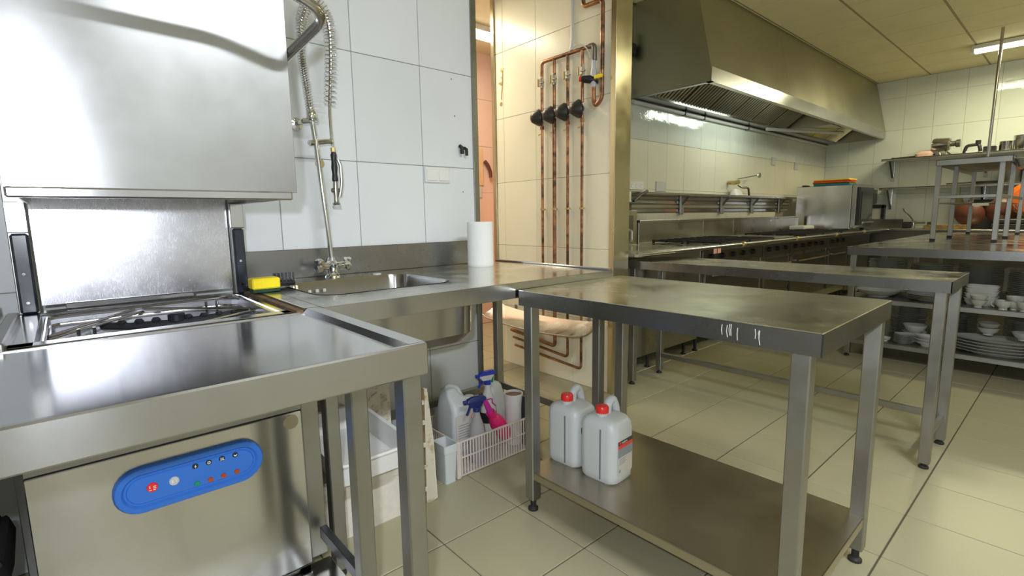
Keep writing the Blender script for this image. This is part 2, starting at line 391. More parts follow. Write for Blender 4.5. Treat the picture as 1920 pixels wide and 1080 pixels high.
def tube_lamp(name, label, a, b, z, mat, group=None):
    c = ((a[0]+b[0])/2, (a[1]+b[1])/2, z); t = Thing(name, label, 'ceiling light', c, group)
    dx, dy = (0, .075) if abs(a[0]-b[0]) > abs(a[1]-b[1]) else (.075, 0)
    t.part('housing', bx((a[0]-dx, a[1]-dy, z), (b[0]+dx, b[1]+dy, z+.045), .004), 'white')
    t.part('diffuser', bx((a[0]-dx*.8, a[1]-dy*.8, z-.03), (b[0]+dx*.8, b[1]+dy*.8, z), .012), mat)
    e = (.02, 0) if dx == 0 else (0, .02)
    for q in (a, b): t.part('end_cap', bx((q[0]-dx*.85-e[0], q[1]-dy*.85-e[1], z-.032), (q[0]+dx*.85+e[0], q[1]+dy*.85+e[1], z+.01), .004), 'white')
tube_lamp('fluorescent_light', 'bright fluorescent ceiling light in front of the far tiled wall', (8.0, 1.08), (8.0, -.17), 2.90, 'lamp')
tube_lamp('fluorescent_light', 'bright fluorescent light seen through the narrow doorway', (1.9, 3.58), (3.2, 3.58), 2.645, 'lamp_w')
tube_lamp('fluorescent_light', 'fluorescent light on the ceiling behind the camera', (0.3, -.90), (1.6, -.90), 2.90, 'lamp')
tube_lamp('fluorescent_light', 'fluorescent light on the ceiling right of the extractor hood', (5.2, -.3), (5.2, -1.5), 2.90, 'lamp')

# ------------------------------------------------------------------ steel tables
def leg_mb(x, y, z0, z1, s=.04, foot=True):
    return MB().box((x-s/2, y-s/2, z0), (x+s/2, y+s/2, z1), .003)
def foot_mb(x, y, r=.019, h=.035):
    return MB().lathe([(0, 0), (r, 0), (r, .008), (r*.55, .014), (r*.55, h), (0, h)], (x, y, 0), 14)
def add_leg(t, x, y, z1, s=.04, mat='steel_leg', fh=.022):
    l = t.part('leg', leg_mb(x, y, fh, z1, s), mat); t.part('foot', foot_mb(x, y, s*.47, fh+.004), 'rubber', parent=l)

# T1 : drain table in front of the dishwasher
X1, Y0, Y1, ZT = .497, .812, 1.362, .866
t = Thing('drain_table', 'polished steel drain table with raised rim in front of the dishwasher', 'table', (0, 1.1, 0))
t.part('tabletop', bx((-.80, Y0+.004, ZT-.016), (X1-.03, Y1, ZT-.011)), 'steel_t1')
rim = MB().box((-.80, Y0, ZT-.062), (X1, Y0+.014, ZT), .003)
t.part('front_apron', rim, 'steel_apron')
sr = MB().prism([(X1, Y0+.014, ZT), (X1-.032, Y0+.014, ZT), (X1-.045, Y0+.014, ZT-.012), (X1-.045, Y0+.014, ZT-.016), (X1-.012, Y0+.014, ZT-.016), (X1-.012, Y0+.014, ZT-.062), (X1, Y0+.014, ZT-.062)], (0, Y1-Y0-.014, 0))
t.part('side_rim', sr, 'steel_apron', smooth=False)
t.part('back_edge', bx((-.80, Y1-.004, ZT-.05), (X1-.05, Y1, ZT-.008), .001), 'steel_apron')
add_leg(t, .472, .852, ZT-.06); add_leg(t, .468, 1.09, ZT-.06)
add_leg(t, -.76, .852, ZT-.06); add_leg(t, -.76, 1.30, ZT-.06)
t.part('cross_rail', bx((.458, 1.11, .20), (.478, 1.37, .235), .002), 'black')
# left feed table with guide rails
t = Thing('feed_table', 'grey steel feed table with guide rails left of the dishwasher', 'table', (-.3, 1.7, 0))
t.part('tabletop', bx((-.75, 1.37, .82), (-.135, 2.10, .835)), 'steel_t1')
t.part('guide_rail', bx((-.135, 1.372, .835), (-.112, 1.83, .872), .003), 'steel_leg')
t.part('guide_rail', bx((-.178, 1.372, .835), (-.155, 1.90, .892), .003), 'steel_leg')
t.part('end_bracket', bx((-.24, 1.366, .868), (-.122, 1.41, .886), .004), 'steel_leg')
for x, y in ((-.72, 1.42), (-.72, 2.05), (-.17, 2.05)): add_leg(t, x, y, .82)
t.part('shade_box', bx((-.68, 1.44, .50), (-.20, 2.0, .815), .01), 'black')  # black box standing in for the deep shade under the table
# bin under the feed table
t = Thing('waste_bin', 'dark blue waste bin with black liner under the left drain table', 'bin', (-.33, 1.55, 0))
t.part('bin_body', MB().loft([rrect(-.33, 1.55, .26, .26, .05, 0), rrect(-.33, 1.55, .30, .30, .06, .36), rrect(-.33, 1.55, .31, .31, .06, .38), rrect(-.33, 1.55, .29, .29, .05, .38), rrect(-.33, 1.55, .25, .25, .05, .02)], True, True), 'navy')
lb = MB(); rr = []
for k, (zz, sc) in enumerate(((.30, .315), (.36, .33), (.40, .325), (.405, .30), (.36, .28))):
    ring = rrect(-.33, 1.55, sc, sc, .07, zz)
    rr.append([(p[0]+rnd.uniform(-.006, .006), p[1]+rnd.uniform(-.006, .006), p[2]+rnd.uniform(-.012, .012)) for p in ring])
t.part('bin_liner', lb.loft(rr, False, False), 'rubber')

# T2 : front centre work table with undershelf
t2r = .0118; t = Thing('work_table', 'steel work table with undershelf holding two canisters, nearest on the right', 'table', (1.21, .36, 0), rotz=t2r)
t.loc = (0, 0, 0)
W2, L2, Z2 = .604, .973, .84
t.part('tabletop', bx((0, 0, Z2-.004), (W2, L2, Z2), .0015), 'steel_t2')
ap = MB().box((0, 0, Z2-.055), (.003, L2, Z2-.003)).box((W2-.003, 0, Z2-.055), (W2, L2, Z2-.003)).box((0, 0, Z2-.055), (W2, .003, Z2-.003)).box((0, L2-.003, Z2-.055), (W2, L2, Z2-.003))
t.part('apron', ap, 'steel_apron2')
for x, y in ((.03, .045), (.575, .03), (.03, .938), (.575, .938)): add_leg(t, x, y, Z2-.05, .042, fh=.045)
us = MB().box((.012, .012, .158), (W2-.02, L2-.015, .162)).box((.012, .012, .132), (.015, L2-.015, .162), .001).box((W2-.023, .012, .132), (W2-.02, L2-.015, .162), .001).box((.012, .012, .132), (W2-.02, .015, .162), .001)
t.part('undershelf', us, 'steel_shelf')
db = MB()
for k in range(9):
    y = .115+rnd.uniform(0, .11); z1 = Z2-.008-rnd.uniform(0, .008); h = rnd.uniform(.015, .042)
    db.tube([(-.0006, y, z1), (-.0007, y+rnd.uniform(-.002, .002), z1-h*.5), (-.0006, y+rnd.uniform(-.002, .002), z1-h)], .0009, 5)
t.part('dried_drip', db, 'label', label='pale dried drips running down the apron')

# T3 : narrow middle table
t = Thing('work_table', 'narrow long steel table in the middle, behind the nearest work table', 'table', (2.66, .345, 0))
x0, x1, y0, y1, z = 2.655, 3.08, .345, 1.93, .818
t.part('tabletop', bx((x0, y0, z-.004), (x1, y1, z), .0015), 'steel_t2')
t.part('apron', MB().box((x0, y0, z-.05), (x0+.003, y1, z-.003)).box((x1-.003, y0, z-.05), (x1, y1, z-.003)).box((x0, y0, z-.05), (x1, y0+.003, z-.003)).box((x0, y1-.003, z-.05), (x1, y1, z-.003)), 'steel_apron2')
for x, y in ((x0+.03, y0+.035), (x1-.05, y0+.035), (x0+.05, y1-.03), (x1-.04, y1-.02)): add_leg(t, x, y, z-.045)
t.part('cross_rail', bx((x1-.06, y0+.04, .12), (x1-.035, y1-.04, .150), .002), 'steel_leg')
t.part('cross_rail', bx((x0+.03, y0+.025, .125), (x1-.05, y0+.045, .150), .002), 'steel_leg')

# T4 : island with dish shelves
t = Thing('dish_island', 'large steel table with two open shelves full of dishes at the right edge', 'table', (4.42, 1.2, 0))
x0, x1, y0, y1, z = 4.42, 7.95, -.95, 1.20, .842
t.part('tabletop', bx((x0, y0, z-.004), (x1, y1, z), .0015), 'steel_t2')
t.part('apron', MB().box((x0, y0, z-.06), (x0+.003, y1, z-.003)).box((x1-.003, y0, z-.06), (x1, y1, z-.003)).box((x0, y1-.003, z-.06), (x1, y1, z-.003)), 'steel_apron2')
for zz, hh in ((.462, .034), (.142, .034)):
    t.part('shelf', MB().box((x0+.02, y0, zz-.003), (5.35, y1-.02, zz)).box((x0+.02, y0, zz-hh), (x0+.023, y1-.02, zz), .001).box((x0+.02, y1-.023, zz-hh), (5.35, y1-.02, zz), .001), 'steel_leg')
for x, y in ((x0+.04, y1-.04), (5.32, y1-.04), (x0+.04, y0+.04), (5.32, .1), (6.6, y1-.04), (x1-.05, y1-.04), (x1-.05, y0+.05)): add_leg(t, x, y, z-.05)

# over shelf / pass rack on the island
t = Thing('over_shelf', 'tall steel pass rack standing on the dish island', 'rack', (5.54, .7, .842))
rx0, rx1, ry0, ry1, rz = 5.50, 7.50, .44, .90, 1.515
t.part('top_shelf', MB().box((rx0, ry0, rz-.004), (rx1, ry1, rz)).box((rx0, ry0, rz-.045), (rx0+.004, ry1, rz)).box((rx0, ry1-.004, rz-.045), (rx1, ry1, rz)).box((rx0, ry0, rz-.045), (rx1, ry0+.004, rz)), 'steel_leg')
for x in (5.56, 6.35, 7.45):
    for y in (.50, .885):
        l = t.part('leg', leg_mb(x, y, .862, rz-.004, .034), 'steel_leg'); t.part('foot', bx((x-.018, y-.018, .842), (x+.018, y+.018, .864), .003), 'rubber', parent=l)
t.part('middle_rail', bx((5.545, .515, 1.20), (5.575, .87, 1.225), .002), 'steel_leg')
t.part('middle_rail', bx((5.55, .49, 1.20), (7.46, .51, 1.225), .002), 'steel_leg')
t.part('middle_shelf', bx((5.60, .52, 1.155), (7.40, .87, 1.165), .002), 'steel_dark')
t.part('ticket_holder', bx((5.60, .56, 1.135), (5.63, .66, 1.165), .002), 'cream_box')
single('ceiling_pole', tb([(7.42, .79, rz), (7.42, .785, CZ)], .014, 12), 'steel_pipe', 'thin steel pole from the ceiling down to the pass rack', 'pole', (7.42, .79, rz))

# ------------------------------------------------------------------ sink counter
t = Thing('sink_counter', 'long steel counter with a deep sink basin against the white tiled wall', 'counter', (1.1, 1.7, 0))
sx0, sx1, sy0, sy1, sz = .5005, 1.755, 1.345, 2.125, .866
bcx, bcy, bw, bd = .825, 1.745, .50, .40
inner = rrect(bcx, bcy, bw, bd, .075, sz, 7)
def outer_pt(p):
    dx, dy = p[0]-bcx, p[1]-bcy; ks = []
    if dx > 1e-6: ks.append((sx1-bcx)/dx)
    if dx < -1e-6: ks.append((sx0-bcx)/dx)
    if dy > 1e-6: ks.append((sy1-bcy)/dy)
    if dy < -1e-6: ks.append((sy0-bcy)/dy)
    k = min(ks); return (bcx+dx*k, bcy+dy*k, sz)
top = MB(); outer = [outer_pt(p) for p in inner]
corners = [(sx1, sy1), (sx0, sy1), (sx0, sy0), (sx1, sy0)]
for c in corners:   # snap nearest outer point to the corner
    k = min(range(len(outer)), key=lambda i: (outer[i][0]-c[0])**2+(outer[i][1]-c[1])**2); outer[k] = (c[0], c[1], sz)
n = len(inner); top.add(inner+outer, [(i, (i+1) % n, n+(i+1) % n, n+i) for i in range(n)])
t.part('worktop', top, 'steel_t2', smooth=False)
bas = MB().loft([rrect(bcx, bcy, bw+.012, bd+.012, .08, sz+.0015, 7), rrect(bcx, bcy, bw, bd, .075, sz+.001, 7), rrect(bcx, bcy, bw-.012, bd-.012, .07, sz-.010, 7), rrect(bcx, bcy, bw-.03, bd-.03, .065, sz-.19, 7), rrect(bcx, bcy, bw-.08, bd-.08, .06, sz-.218, 7)], False, True)
bo = t.part('basin', bas, 'steel_apron')
t.part('basin_outside', MB().loft([rrect(bcx+.02, bcy-.01, bw+.09, bd+.10, .07, sz-.004, 7), rrect(bcx+.02, bcy-.01, bw+.08, bd+.09, .07, sz-.19, 7), rrect(bcx+.02, bcy-.01, bw+.02, bd+.03, .06, sz-.226, 7)], False, True), 'steel_apron', parent=bo)
for k in range(3): t.part('overflow_slot', bx((.665+k*.028, 1.921, .825), (.677+k*.028, 1.926, .838), .002), 'label', parent=bo)
t.part('front_apron', bx((sx0, sy0-.004, sz-.056), (sx1, sy0, sz+.001), .001), 'steel_apron')
t.part('side_apron', bx((sx1-.003, sy0, sz-.056), (sx1, sy1, sz), .001), 'steel_apron'); t.part('side_apron', bx((sx0, sy0, sz-.056), (sx0+.003, sy1, sz), .001), 'steel_apron')
t.part('left_ledge', bx((.4625, 1.372, sz-.05), (.4998, 2.125, sz), .001), 'steel_t2')
t.part('end_lip', bx((sx1-.014, sy0, sz), (sx1, sy1, sz+.008), .002), 'steel_apron')
t.part('backsplash', bx((.47, 2.108, sz), (1.605, 2.124, .983), .002), 'steel_apron2')
for x, y in ((1.715, 1.385), (1.70, 2.06), (.54, 2.06), (.54, 1.45)): add_leg(t, x, y, sz-.055)
t.part('cross_rail', bx((.53, 2.045, .18), (1.68, 2.075, .215), .002), 'steel_leg')
t.part('cross_rail', bx((1.69, 1.405, .18), (1.72, 2.04, .215), .002), 'steel_leg')

# paper towel roll
t = Thing('paper_roll', 'large white paper towel roll standing on the sink counter', 'paper roll', (1.505, 1.945, sz))
pr = [(.026, 0), (.060, 0), (.0625, .004)] + [(.0625+.0006*math.sin(k*1.7), .004+.0107*k) for k in range(1, 20)] + [(.0625, .209), (.060, .213), (.026, .213)]
t.part('roll', MB().lathe(pr, (1.505, 1.945, sz), 36), 'paper')
t.part('core', MB().lathe([(.0255, .001), (.0255, .2135), (.0225, .2135), (.0225, .001)], (1.505, 1.945, sz), 20), 'label')
# sponge and brush
t = Thing('sponge', 'yellow sponge with dark green scourer beside the dishwasher', 'sponge', (.47, 1.80, sz))
t.part('sponge_body', bx((.436, 1.765, sz+.012), (.522, 1.82, sz+.047), .004), 'yellow')
t.part('scourer', bx((.437, 1.766, sz+.001), (.521, 1.819, sz+.012), .002), 'dkgreen')
t = Thing('scrub_brush', 'black scrubbing brush lying behind the yellow sponge', 'brush', (.53, 1.86, sz))
t.part('handle', MB().tube([(.43, 1.84, sz+.012), (.50, 1.86, sz+.014), (.60, 1.875, sz+.014)], .011, 8), 'black')
bb = MB()
for i in range(6):
    for j in range(3):
        bb.tube([(.535+.012*i, 1.862+.008*j, sz+.02), (.533+.0125*i, 1.858+.011*j, sz+.052)], .0028, 5)
t.part('bristles', bb, 'black')
single('metal_plug', MB().lathe([(0, 0), (.020, 0), (.022, .003), (.008, .006), (.008, .012), (0, .012)], (.60, 1.91, sz), 16), 'brass', 'small brassy metal plug beside the scrubbing brush', 'plug', (.60, 1.91, sz))
single('hole_cover', MB().lathe([(0, 0), (.018, 0), (.017, .004), (0, .005)], (.985, 2.00, sz), 18), 'ltgrey', 'small round tap hole cover behind the sink basin', 'cover', (.985, 2.00, sz))

# pre-rinse faucet
fx, fy = .807, 2.035
t = Thing('pre_rinse_faucet', 'chrome pre-rinse tap with coiled spring hose beside the sink', 'faucet', (fx, fy, sz))
t.part('base', MB().lathe([(0, 0), (.031, 0), (.029, .008), (.022, .016), (.021, .030), (.027, .040), (.027, .058), (.016, .068), (.014, .082), (0, .082)], (fx, fy, sz), 22), 'chrome')
t.part('cross_body', MB().tube([(fx-.042, fy-.006, sz+.048), (fx+.042, fy-.006, sz+.048)], .015, 12), 'chrome')
for sgn in (-1, 1):
    kx = fx+sgn*.040
    kn = MB().lathe([(0, 0), (.013, 0), (.013, .008), (.029, .014), (.027, .026), (.020, .032), (0, .033)], (kx, fy-.006, sz+.048), 8, (sgn, -.35, .25))
    hd = t.part('tap_knob', kn, 'chrome')
    sp = MB()
    for q in range(4):
        a = q*math.pi/2+.6; d = Vector((0, math.cos(a), math.sin(a)))*.026
        c0 = Vector((kx+sgn*.022, fy-.014, sz+.055)); sp.tube([tuple(c0), tuple(c0+d)], .0065, 8, r1=.009)
    t.part('knob_arm', sp, 'chrome', parent=hd)
colp = [(fx, fy, sz+.07), (fx-.010, fy, 1.08), (fx-.022, fy, 1.24), (fx-.034, fy, 1.40), (fx-.044, fy, 1.49)]
t.part('riser_pipe', MB().tube(colp, .0100, 12), 'chrome')
# hose path: up, over, down
hp = [Vector(p) for p in ((.762, fy, 1.50), (.752, fy, 1.60), (.742, fy, 1.70), (.742, fy, 1.78), (.752, fy-.004, 1.85), (.775, fy-.01, 1.905), (.805, fy-.015, 1.915), (.832, fy-.02, 1.885), (.846, fy-.022, 1.82), (.844, fy-.022, 1.72), (.836, fy-.022, 1.62), (.829, fy-.022, 1.545))]
def resample(P, n):
    out = []; L = [0]
    for i in range(1, len(P)): L.append(L[-1]+(P[i]-P[i-1]).length)
    for k in range(n):
        d = L[-1]*k/(n-1); i = 0
        while i < len(P)-2 and L[i+1] < d: i += 1
        tt = (d-L[i])/(L[i+1]-L[i])
        p0 = P[max(i-1, 0)]; p1 = P[i]; p2 = P[i+1]; p3 = P[min(i+2, len(P)-1)]
        out.append(0.5*((2*p1)+(p2-p0)*tt+(2*p0-5*p1+4*p2-p3)*tt*tt+(3*p1-p0-3*p2+p3)*tt**3))
    return out, L[-1]
sm, Ltot = resample(hp, 60)
t.part('hose', MB().tube([tuple(p) for p in sm], .0065, 8), 'steel_pipe')
fine, _ = resample(hp, 1500); hel = []; ph = 0
nrm = Vector((0, -1, 0))
for i in range(len(fine)):
    tg = (fine[min(i+1, len(fine)-1)]-fine[max(i-1, 0)]).normalized(); nrm = (nrm-tg*nrm.dot(tg)).normalized(); b = tg.cross(nrm)
    s_ = i/len(fine); pitch = .0085 if s_ < .26 else (.0105 if s_ < .55 else .0105+.009*(s_-.55)/.45)
    ph += 2*math.pi*Ltot/len(fine)/pitch
    rr_ = .0150 if s_ < .22 else min(.0225, .0150+(s_-.22)*.03)
    hel.append(tuple(fine[i]+nrm*rr_*math.cos(ph)+b*rr_*math.sin(ph)))
t.part('spring', MB().tube(hel, .0020, 5), 'chrome')
t.part('spring_collar', MB().lathe([(0, 0), (.012, 0), (.019, .010), (.019, .034), (.015, .040), (0, .040)], (.763, fy, 1.478), 16), 'chrome')
wbk = MB().lathe([(0, 0), (.024, 0), (.024, .006), (.009, .010), (.009, .080), (0, .080)], (.735, 2.128, 1.478), 20, (0, -1, 0))
wbk.tube([(.735, 2.05, 1.478), (.785, 2.03, 1.484)], .013, 10)
t.part('wall_bracket', wbk, 'chrome')
hk = MB().lathe([(0, -.012), (.014, -.012), (.014, .012), (0, .012)], (.774, fy, 1.398), 14).tube([(.745, fy-.01, 1.395), (.774, fy, 1.398), (.81, fy-.02, 1.404), (.829, fy-.03, 1.404)], .0110, 10)
t.part('hose_hook', hk, 'chrome')
t.part('lower_hose', MB().tube([(.829, fy-.022, 1.55), (.826, fy-.024, 1.50), (.826, fy-.026, 1.42), (.829, fy-.028, 1.385)], .0055, 8), 'steel_pipe')
t.part('hose_nut', MB().lathe([(0, 0), (.0095, 0), (.0095, .016), (0, .016)], (.829, fy-.028, 1.365), 6), 'brass')
gp = [(.0, 0), (.0095, 0)] + [(.0112+.0012*math.cos(k*1.57), .008+k*.012) for k in range(9)] + [(.009, .115), (0, .116)]
t.part('spray_grip', MB().lathe(gp, (.829, fy-.03, 1.248), 14), 'black')
t.part('spray_head', MB().lathe([(0, 0), (.014, 0), (.016, .005), (.010, .012), (.009, .035), (.011, .05), (.009, .092), (0, .092)], (.828, fy-.032, 1.158), 16), 'steel_pipe')
t.part('spray_lever', MB().tube(arc_pts([(.842, fy-.034, 1.19), (.853, fy-.036, 1.24), (.852, fy-.036, 1.315), (.844, fy-.034, 1.335)], .02), .0065, 8), 'steel_leg')
t.part('spray_valve', MB().tube([(.812, fy-.032, 1.215), (.846, fy-.032, 1.215)], .0085, 10), 'steel_dark')
t.part('spray_nozzle', MB().lathe([(0, 0), (.015, 0), (.017, .006), (.012, .012), (0, .012)], (.828, fy-.032, 1.145), 16), 'ltgrey')

# switches and wall bits on left wall
t = Thing('light_switch', 'double white light switch on the white tiled wall', 'switch', (1.388, 2.13, 1.305))
t.part('switch_plate', bx((1.318, 2.118, 1.27), (1.460, 2.13, 1.343), .004), 'enamel')
for x in (1.325, 1.394): t.part('rocker', bx((x, 2.113, 1.279), (x+.058, 2.120, 1.334), .003), 'enamel')
for x, z_, sx_ in ((1.532, 1.435, .010), (1.560, 1.428, .008)):
    single('wall_hook', MB().tube([(x, 2.128, z_+.02), (x, 2.112, z_+.012), (x-.002, 2.108, z_-.018)], sx_, 8), 'rubber', 'black rubber hook stub above the light switch, %s of two' % ('left' if x < 1.55 else 'right'), 'hook', (x, 2.13, z_))
for k, (x, z_) in enumerate(((1.492, 1.770), (1.505, 1.598), (1.545, 1.23))):
    single('wall_plug', MB().lathe([(0, 0), (.004, 0), (.003, .003), (0, .003)], (x, 2.130, z_), 10, (0, -1, 0)), 'printgrey', ['highest small dark wall plug in the white tiles near the doorway', 'middle small dark wall plug in the white tiles near the doorway', 'lowest small dark wall plug, below the light switch'][k], 'wall plug', (x, 2.13, z_))
single('glue_stain', MB().lathe([(0, 0), (.020, 0), (.018, .0015), (0, .002)], (.82, 2.130, 1.33), 12, (0, -1, 0)), 'brass', 'small yellowish glue stain on the wall behind the spray hose', 'stain', (.82, 2.13, 1.33))

# ------------------------------------------------------------------ dishwasher
dx0, dx1, dy0, dy1 = -.118, .442, 1.40, 1.965
t = Thing('dishwasher', 'pass-through dishwasher with raised steel hood and blue control panel', 'dishwasher', ((dx0+dx1)/2, 1.68, 0))
body = MB().box((dx0, dy0+.02, .10), (dx0+.03, dy1, .850)).box((dx1-.03, dy0+.02, .10), (dx1, dy1, .850)).box((dx0, dy1-.03, .10), (dx1, dy1, .850)).box((dx0, dy0+.01, .60), (dx1, dy0+.035, .850)).box((dx0, dy0+.02, .10), (dx1, dy1, .13))
t.part('body', body, 'steel_panel')
t.part('front_panel', bx((dx0, dy0, .115), (dx1, dy0+.014, .576), .002), 'steel_panel')
t.part('seam', bx((dx0+.002, dy0+.006, .57), (dx1-.002, dy0+.013, .60)), 'black')
t.part('top_fascia', bx((dx0, dy0-.002, .581), (dx1, dy0+.012, .80), .002), 'steel_leg')
cp = MB().box((.440, dy0-.004, .13), (.487, dy0+.036, .80), .002)
t.part('corner_post', cp, 'steel_leg')
t.part('badge', MB().lathe([(0, 0), (.020, 0), (.020, .002), (0, .002)], (.412, dy0-.0005, .552), 20, (0, -1, 0)), 'steel_shelf')
t.part('base_tray', bx((dx0, 1.28, .085), (.50, 1.42, .10), .003), 'steel_t1')
for x in (dx0+.06, dx1-.06):
    for y in (1.45, 1.92): t.part('foot', foot_mb(x, y, .02, .10), 'rubber')
# blue control panel
def stad(cx, cz, L, H, y, n=12, rot=0.0):
    out = []; r = H/2
    for k in range(n+1):
        a = -math.pi/2+math.pi*k/n; out.append((L/2-r+r*math.cos(a), r*math.sin(a)))
    for k in range(n+1):
        a = math.pi/2+math.pi*k/n; out.append((-(L/2-r)+r*math.cos(a), r*math.sin(a)))
    return [(cx+p[0], y, cz+p[1]) for p in out]
ccx, ccz, cl, ch = .176, .486, .316, .112
cpn = MB().loft([stad(ccx, ccz, cl, ch, dy0-.001), stad(ccx, ccz, cl, ch, dy0-.008), stad(ccx, ccz, cl-.008, ch-.008, dy0-.015), stad(ccx, ccz, cl-.030, ch-.030, dy0-.016), stad(ccx, ccz, cl-.040, ch-.040, dy0-.010), stad(ccx, ccz, cl-.048, ch-.048, dy0-.010), stad(ccx, ccz, cl-.052, ch-.052, dy0-.0125)], True, True)
cpo = t.part('control_panel', cpn, 'blue', label='blue oval control panel')
def disc(x, z_, r, d=.003): return MB().lathe([(0, 0), (r, 0), (r*.9, d), (0, d+.0006)], (x, dy0-.0125, z_), 20, (0, -1, 0))
yf = dy0-.0165
rb = t.part('button', disc(.092, .488, .0115), 'red', parent=cpo, label='red button')
gb_ = t.part('button', disc(.135, .488, .0108), 'ltgrey', parent=cpo, label='grey button')
mk = MB()
for a, b in (((-.005, 0), (-.005, .005)), ((-.006, -.005), (-.003, -.005)), ((.002, .003), (.006, .003)), ((.002, -.001), (.006, -.001)), ((.002, -.005), (.005, -.005))):
    mk.box((.092+a[0]-.0008, yf, .488+a[1]-.0008), (.092+b[0]+.0008, yf+.001, .488+b[1]+.0008))
for a, b in (((-.004, -.003), (-.003, .004)), ((.002, .001), (.006, .001)), ((.002, -.004), (.006, -.004)), ((.002, -.004), (.002, .004)), ((.006, -.004), (.006, .004))):
    mk.box((.135+a[0]-.0007, yf, .488+a[1]-.0007), (.135+b[0]+.0007, yf+.001, .488+b[1]+.0007))
t.part('button_symbols', mk, 'white', parent=cpo)
for k, x in enumerate((.180, .209, .238, .268)):
    t.part('symbol_disc', disc(x, .509, .0068, .0015), 'black', parent=cpo)
    t.part('indicator_lamp', disc(x, .464, .0062, .0035), 'green' if k == 0 else 'amber', parent=cpo, label='green lamp' if k == 0 else 'amber lamp')
sy = MB(); y_ = dy0-.0150
sy.add([(.181, y_, .5145), (.1775, y_, .508), (.180, y_, .508), (.179, y_, .5035), (.183, y_, .510), (.1805, y_, .510)], [(0, 1, 2, 5), (2, 3, 4, 5)])
for q in range(6):
    a = q*math.pi/3; sy.box((.209+.0028*math.cos(a)-.0011, y_, .509+.0028*math.sin(a)-.0011), (.209+.0028*math.cos(a)+.0011, y_+.0008, .509+.0028*math.sin(a)+.0011))
for q in range(3): sy.box((.2345+.0026*q, y_, .507), (.2358+.0026*q, y_+.0008, .512))
sy.box((.2338, y_, .5055), (.2425, y_+.0008, .5065))
sy.add([(.2635, y_, .511), (.266, y_, .506), (.270, y_, .506), (.2725, y_, .511), (.268, y_, .509)], [(0, 1, 2, 3, 4)])
t.part('printed_symbol', sy, 'white', parent=cpo, smooth=False)
# tub rim, posts, back panel
rimb = MB().box((dx0, dy0+.01, .845), (dx1, dy0+.05, .853), .001).box((dx0, dy0+.01, .845), (dx0+.045, dy1, .853), .001).box((dx1-.022, dy0+.01, .845), (dx1, dy1, .853), .001).box((dx0, dy1-.06, .845), (dx1, dy1, .853), .001)
t.part('tub_rim', rimb, 'steel_t1')
t.part('tub', MB().box((dx0+.03, dy0+.03, .665), (dx1-.03, dy1-.03, .67)).box((dx0+.03, dy1-.036, .67), (dx1-.03, dy1-.03, .85)).box((dx0+.03, dy0+.03, .67), (dx0+.036, dy1-.03, .85)).box((dx1-.036, dy0+.03, .67), (dx1-.03, dy1-.03, .85)), 'tubwhite')
t.part('side_gap', bx((dx1+.001, 1.38, .835), (.4615, 1.96, .860), .001), 'gasket', label='brown grimy gap strip beside the counter')
t.part('back_panel', bx((-.070, 1.945, .870), (.418, 1.955, 1.175)), 'steel_back')
t.part('panel_fold', bx((-.02, 1.935, .856), (.30, 1.947, .872), .002), 'steel_t1')
for xa, xb in ((-.118, -.074), (.421, .462)):
    p = t.part('rear_post', bx((xa, 1.93, .85), (xb, 1.97, 1.26), .002), 'steel_leg')
    t.part('guide_cover', bx((xa+.004, 1.912, .853), (xb-.002, 1.932, 1.075), .006), 'guide', parent=p, label='black plastic guide cover')
    t.part('post_cap', bx((xa+.001, 1.910, 1.077), (xb, 1.932, 1.16), .002), 'steel_t1', parent=p)
    for z_ in (.885, .965): t.part('screw', MB().lathe([(0, 0), (.005, 0), (.004, .003), (0, .003)], ((xa+xb)/2, 1.912, z_), 10, (0, -1, 0)), 'chrome', parent=p)
# hood shell, open below
hx0, hx1, hy0, hy1, hz0, hz1 = -.083, .474, 1.40, 1.965, 1.172, 1.80
hood = MB().box((hx0, hy0, hz0), (hx1, hy0+.012, hz1), .001).box((hx0, hy0+.0125, hz0), (hx0+.012, hy1, hz1)).box((hx1-.012, hy0+.0125, hz0), (hx1, hy1, hz1)).box((hx0+.0125, hy1-.012, hz0), (hx1-.0125, hy1, hz1)).box((hx0+.0125, hy0+.0125, hz1-.012), (hx1-.0125, hy1-.0125, hz1))
t.part('hood', hood, 'steel_hood')
lip = MB().box((hx0+.002, hy0-.006, hz0-.020), (hx1-.014, hy0+.012, hz0+.002), .004).box((hx1-.026, hy0, hz0-.018), (hx1-.012, hy1-.05, hz0+.002), .002).box((hx0+.002, hy0, hz0-.018), (hx0+.016, hy1-.05, hz0+.002), .002)
t.part('hood_lip', lip, 'steel_apron')
t.part('hood_liner', bx((hx0+.014, hy0+.014, hz0+.02), (hx1-.014, hy1-.014, hz0+.03)), 'steel_dark')
hb = arc_pts([(.474, 1.47, 1.512), (.520, 1.235, 1.578), (.36, 1.222, 1.625), (-.04, 1.235, 1.625), (-.085, 1.30, 1.60), (-.085, 1.47, 1.512)], .055, 7)
t.part('handle', MB().tube(hb, .0125, 14), 'steel_pipe')
t.part('handle_mount', MB().box((.472, 1.44, 1.485), (.478, 1.50, 1.53), .002).box((-.089, 1.44, 1.485), (-.083, 1.50, 1.53), .002), 'steel_leg')
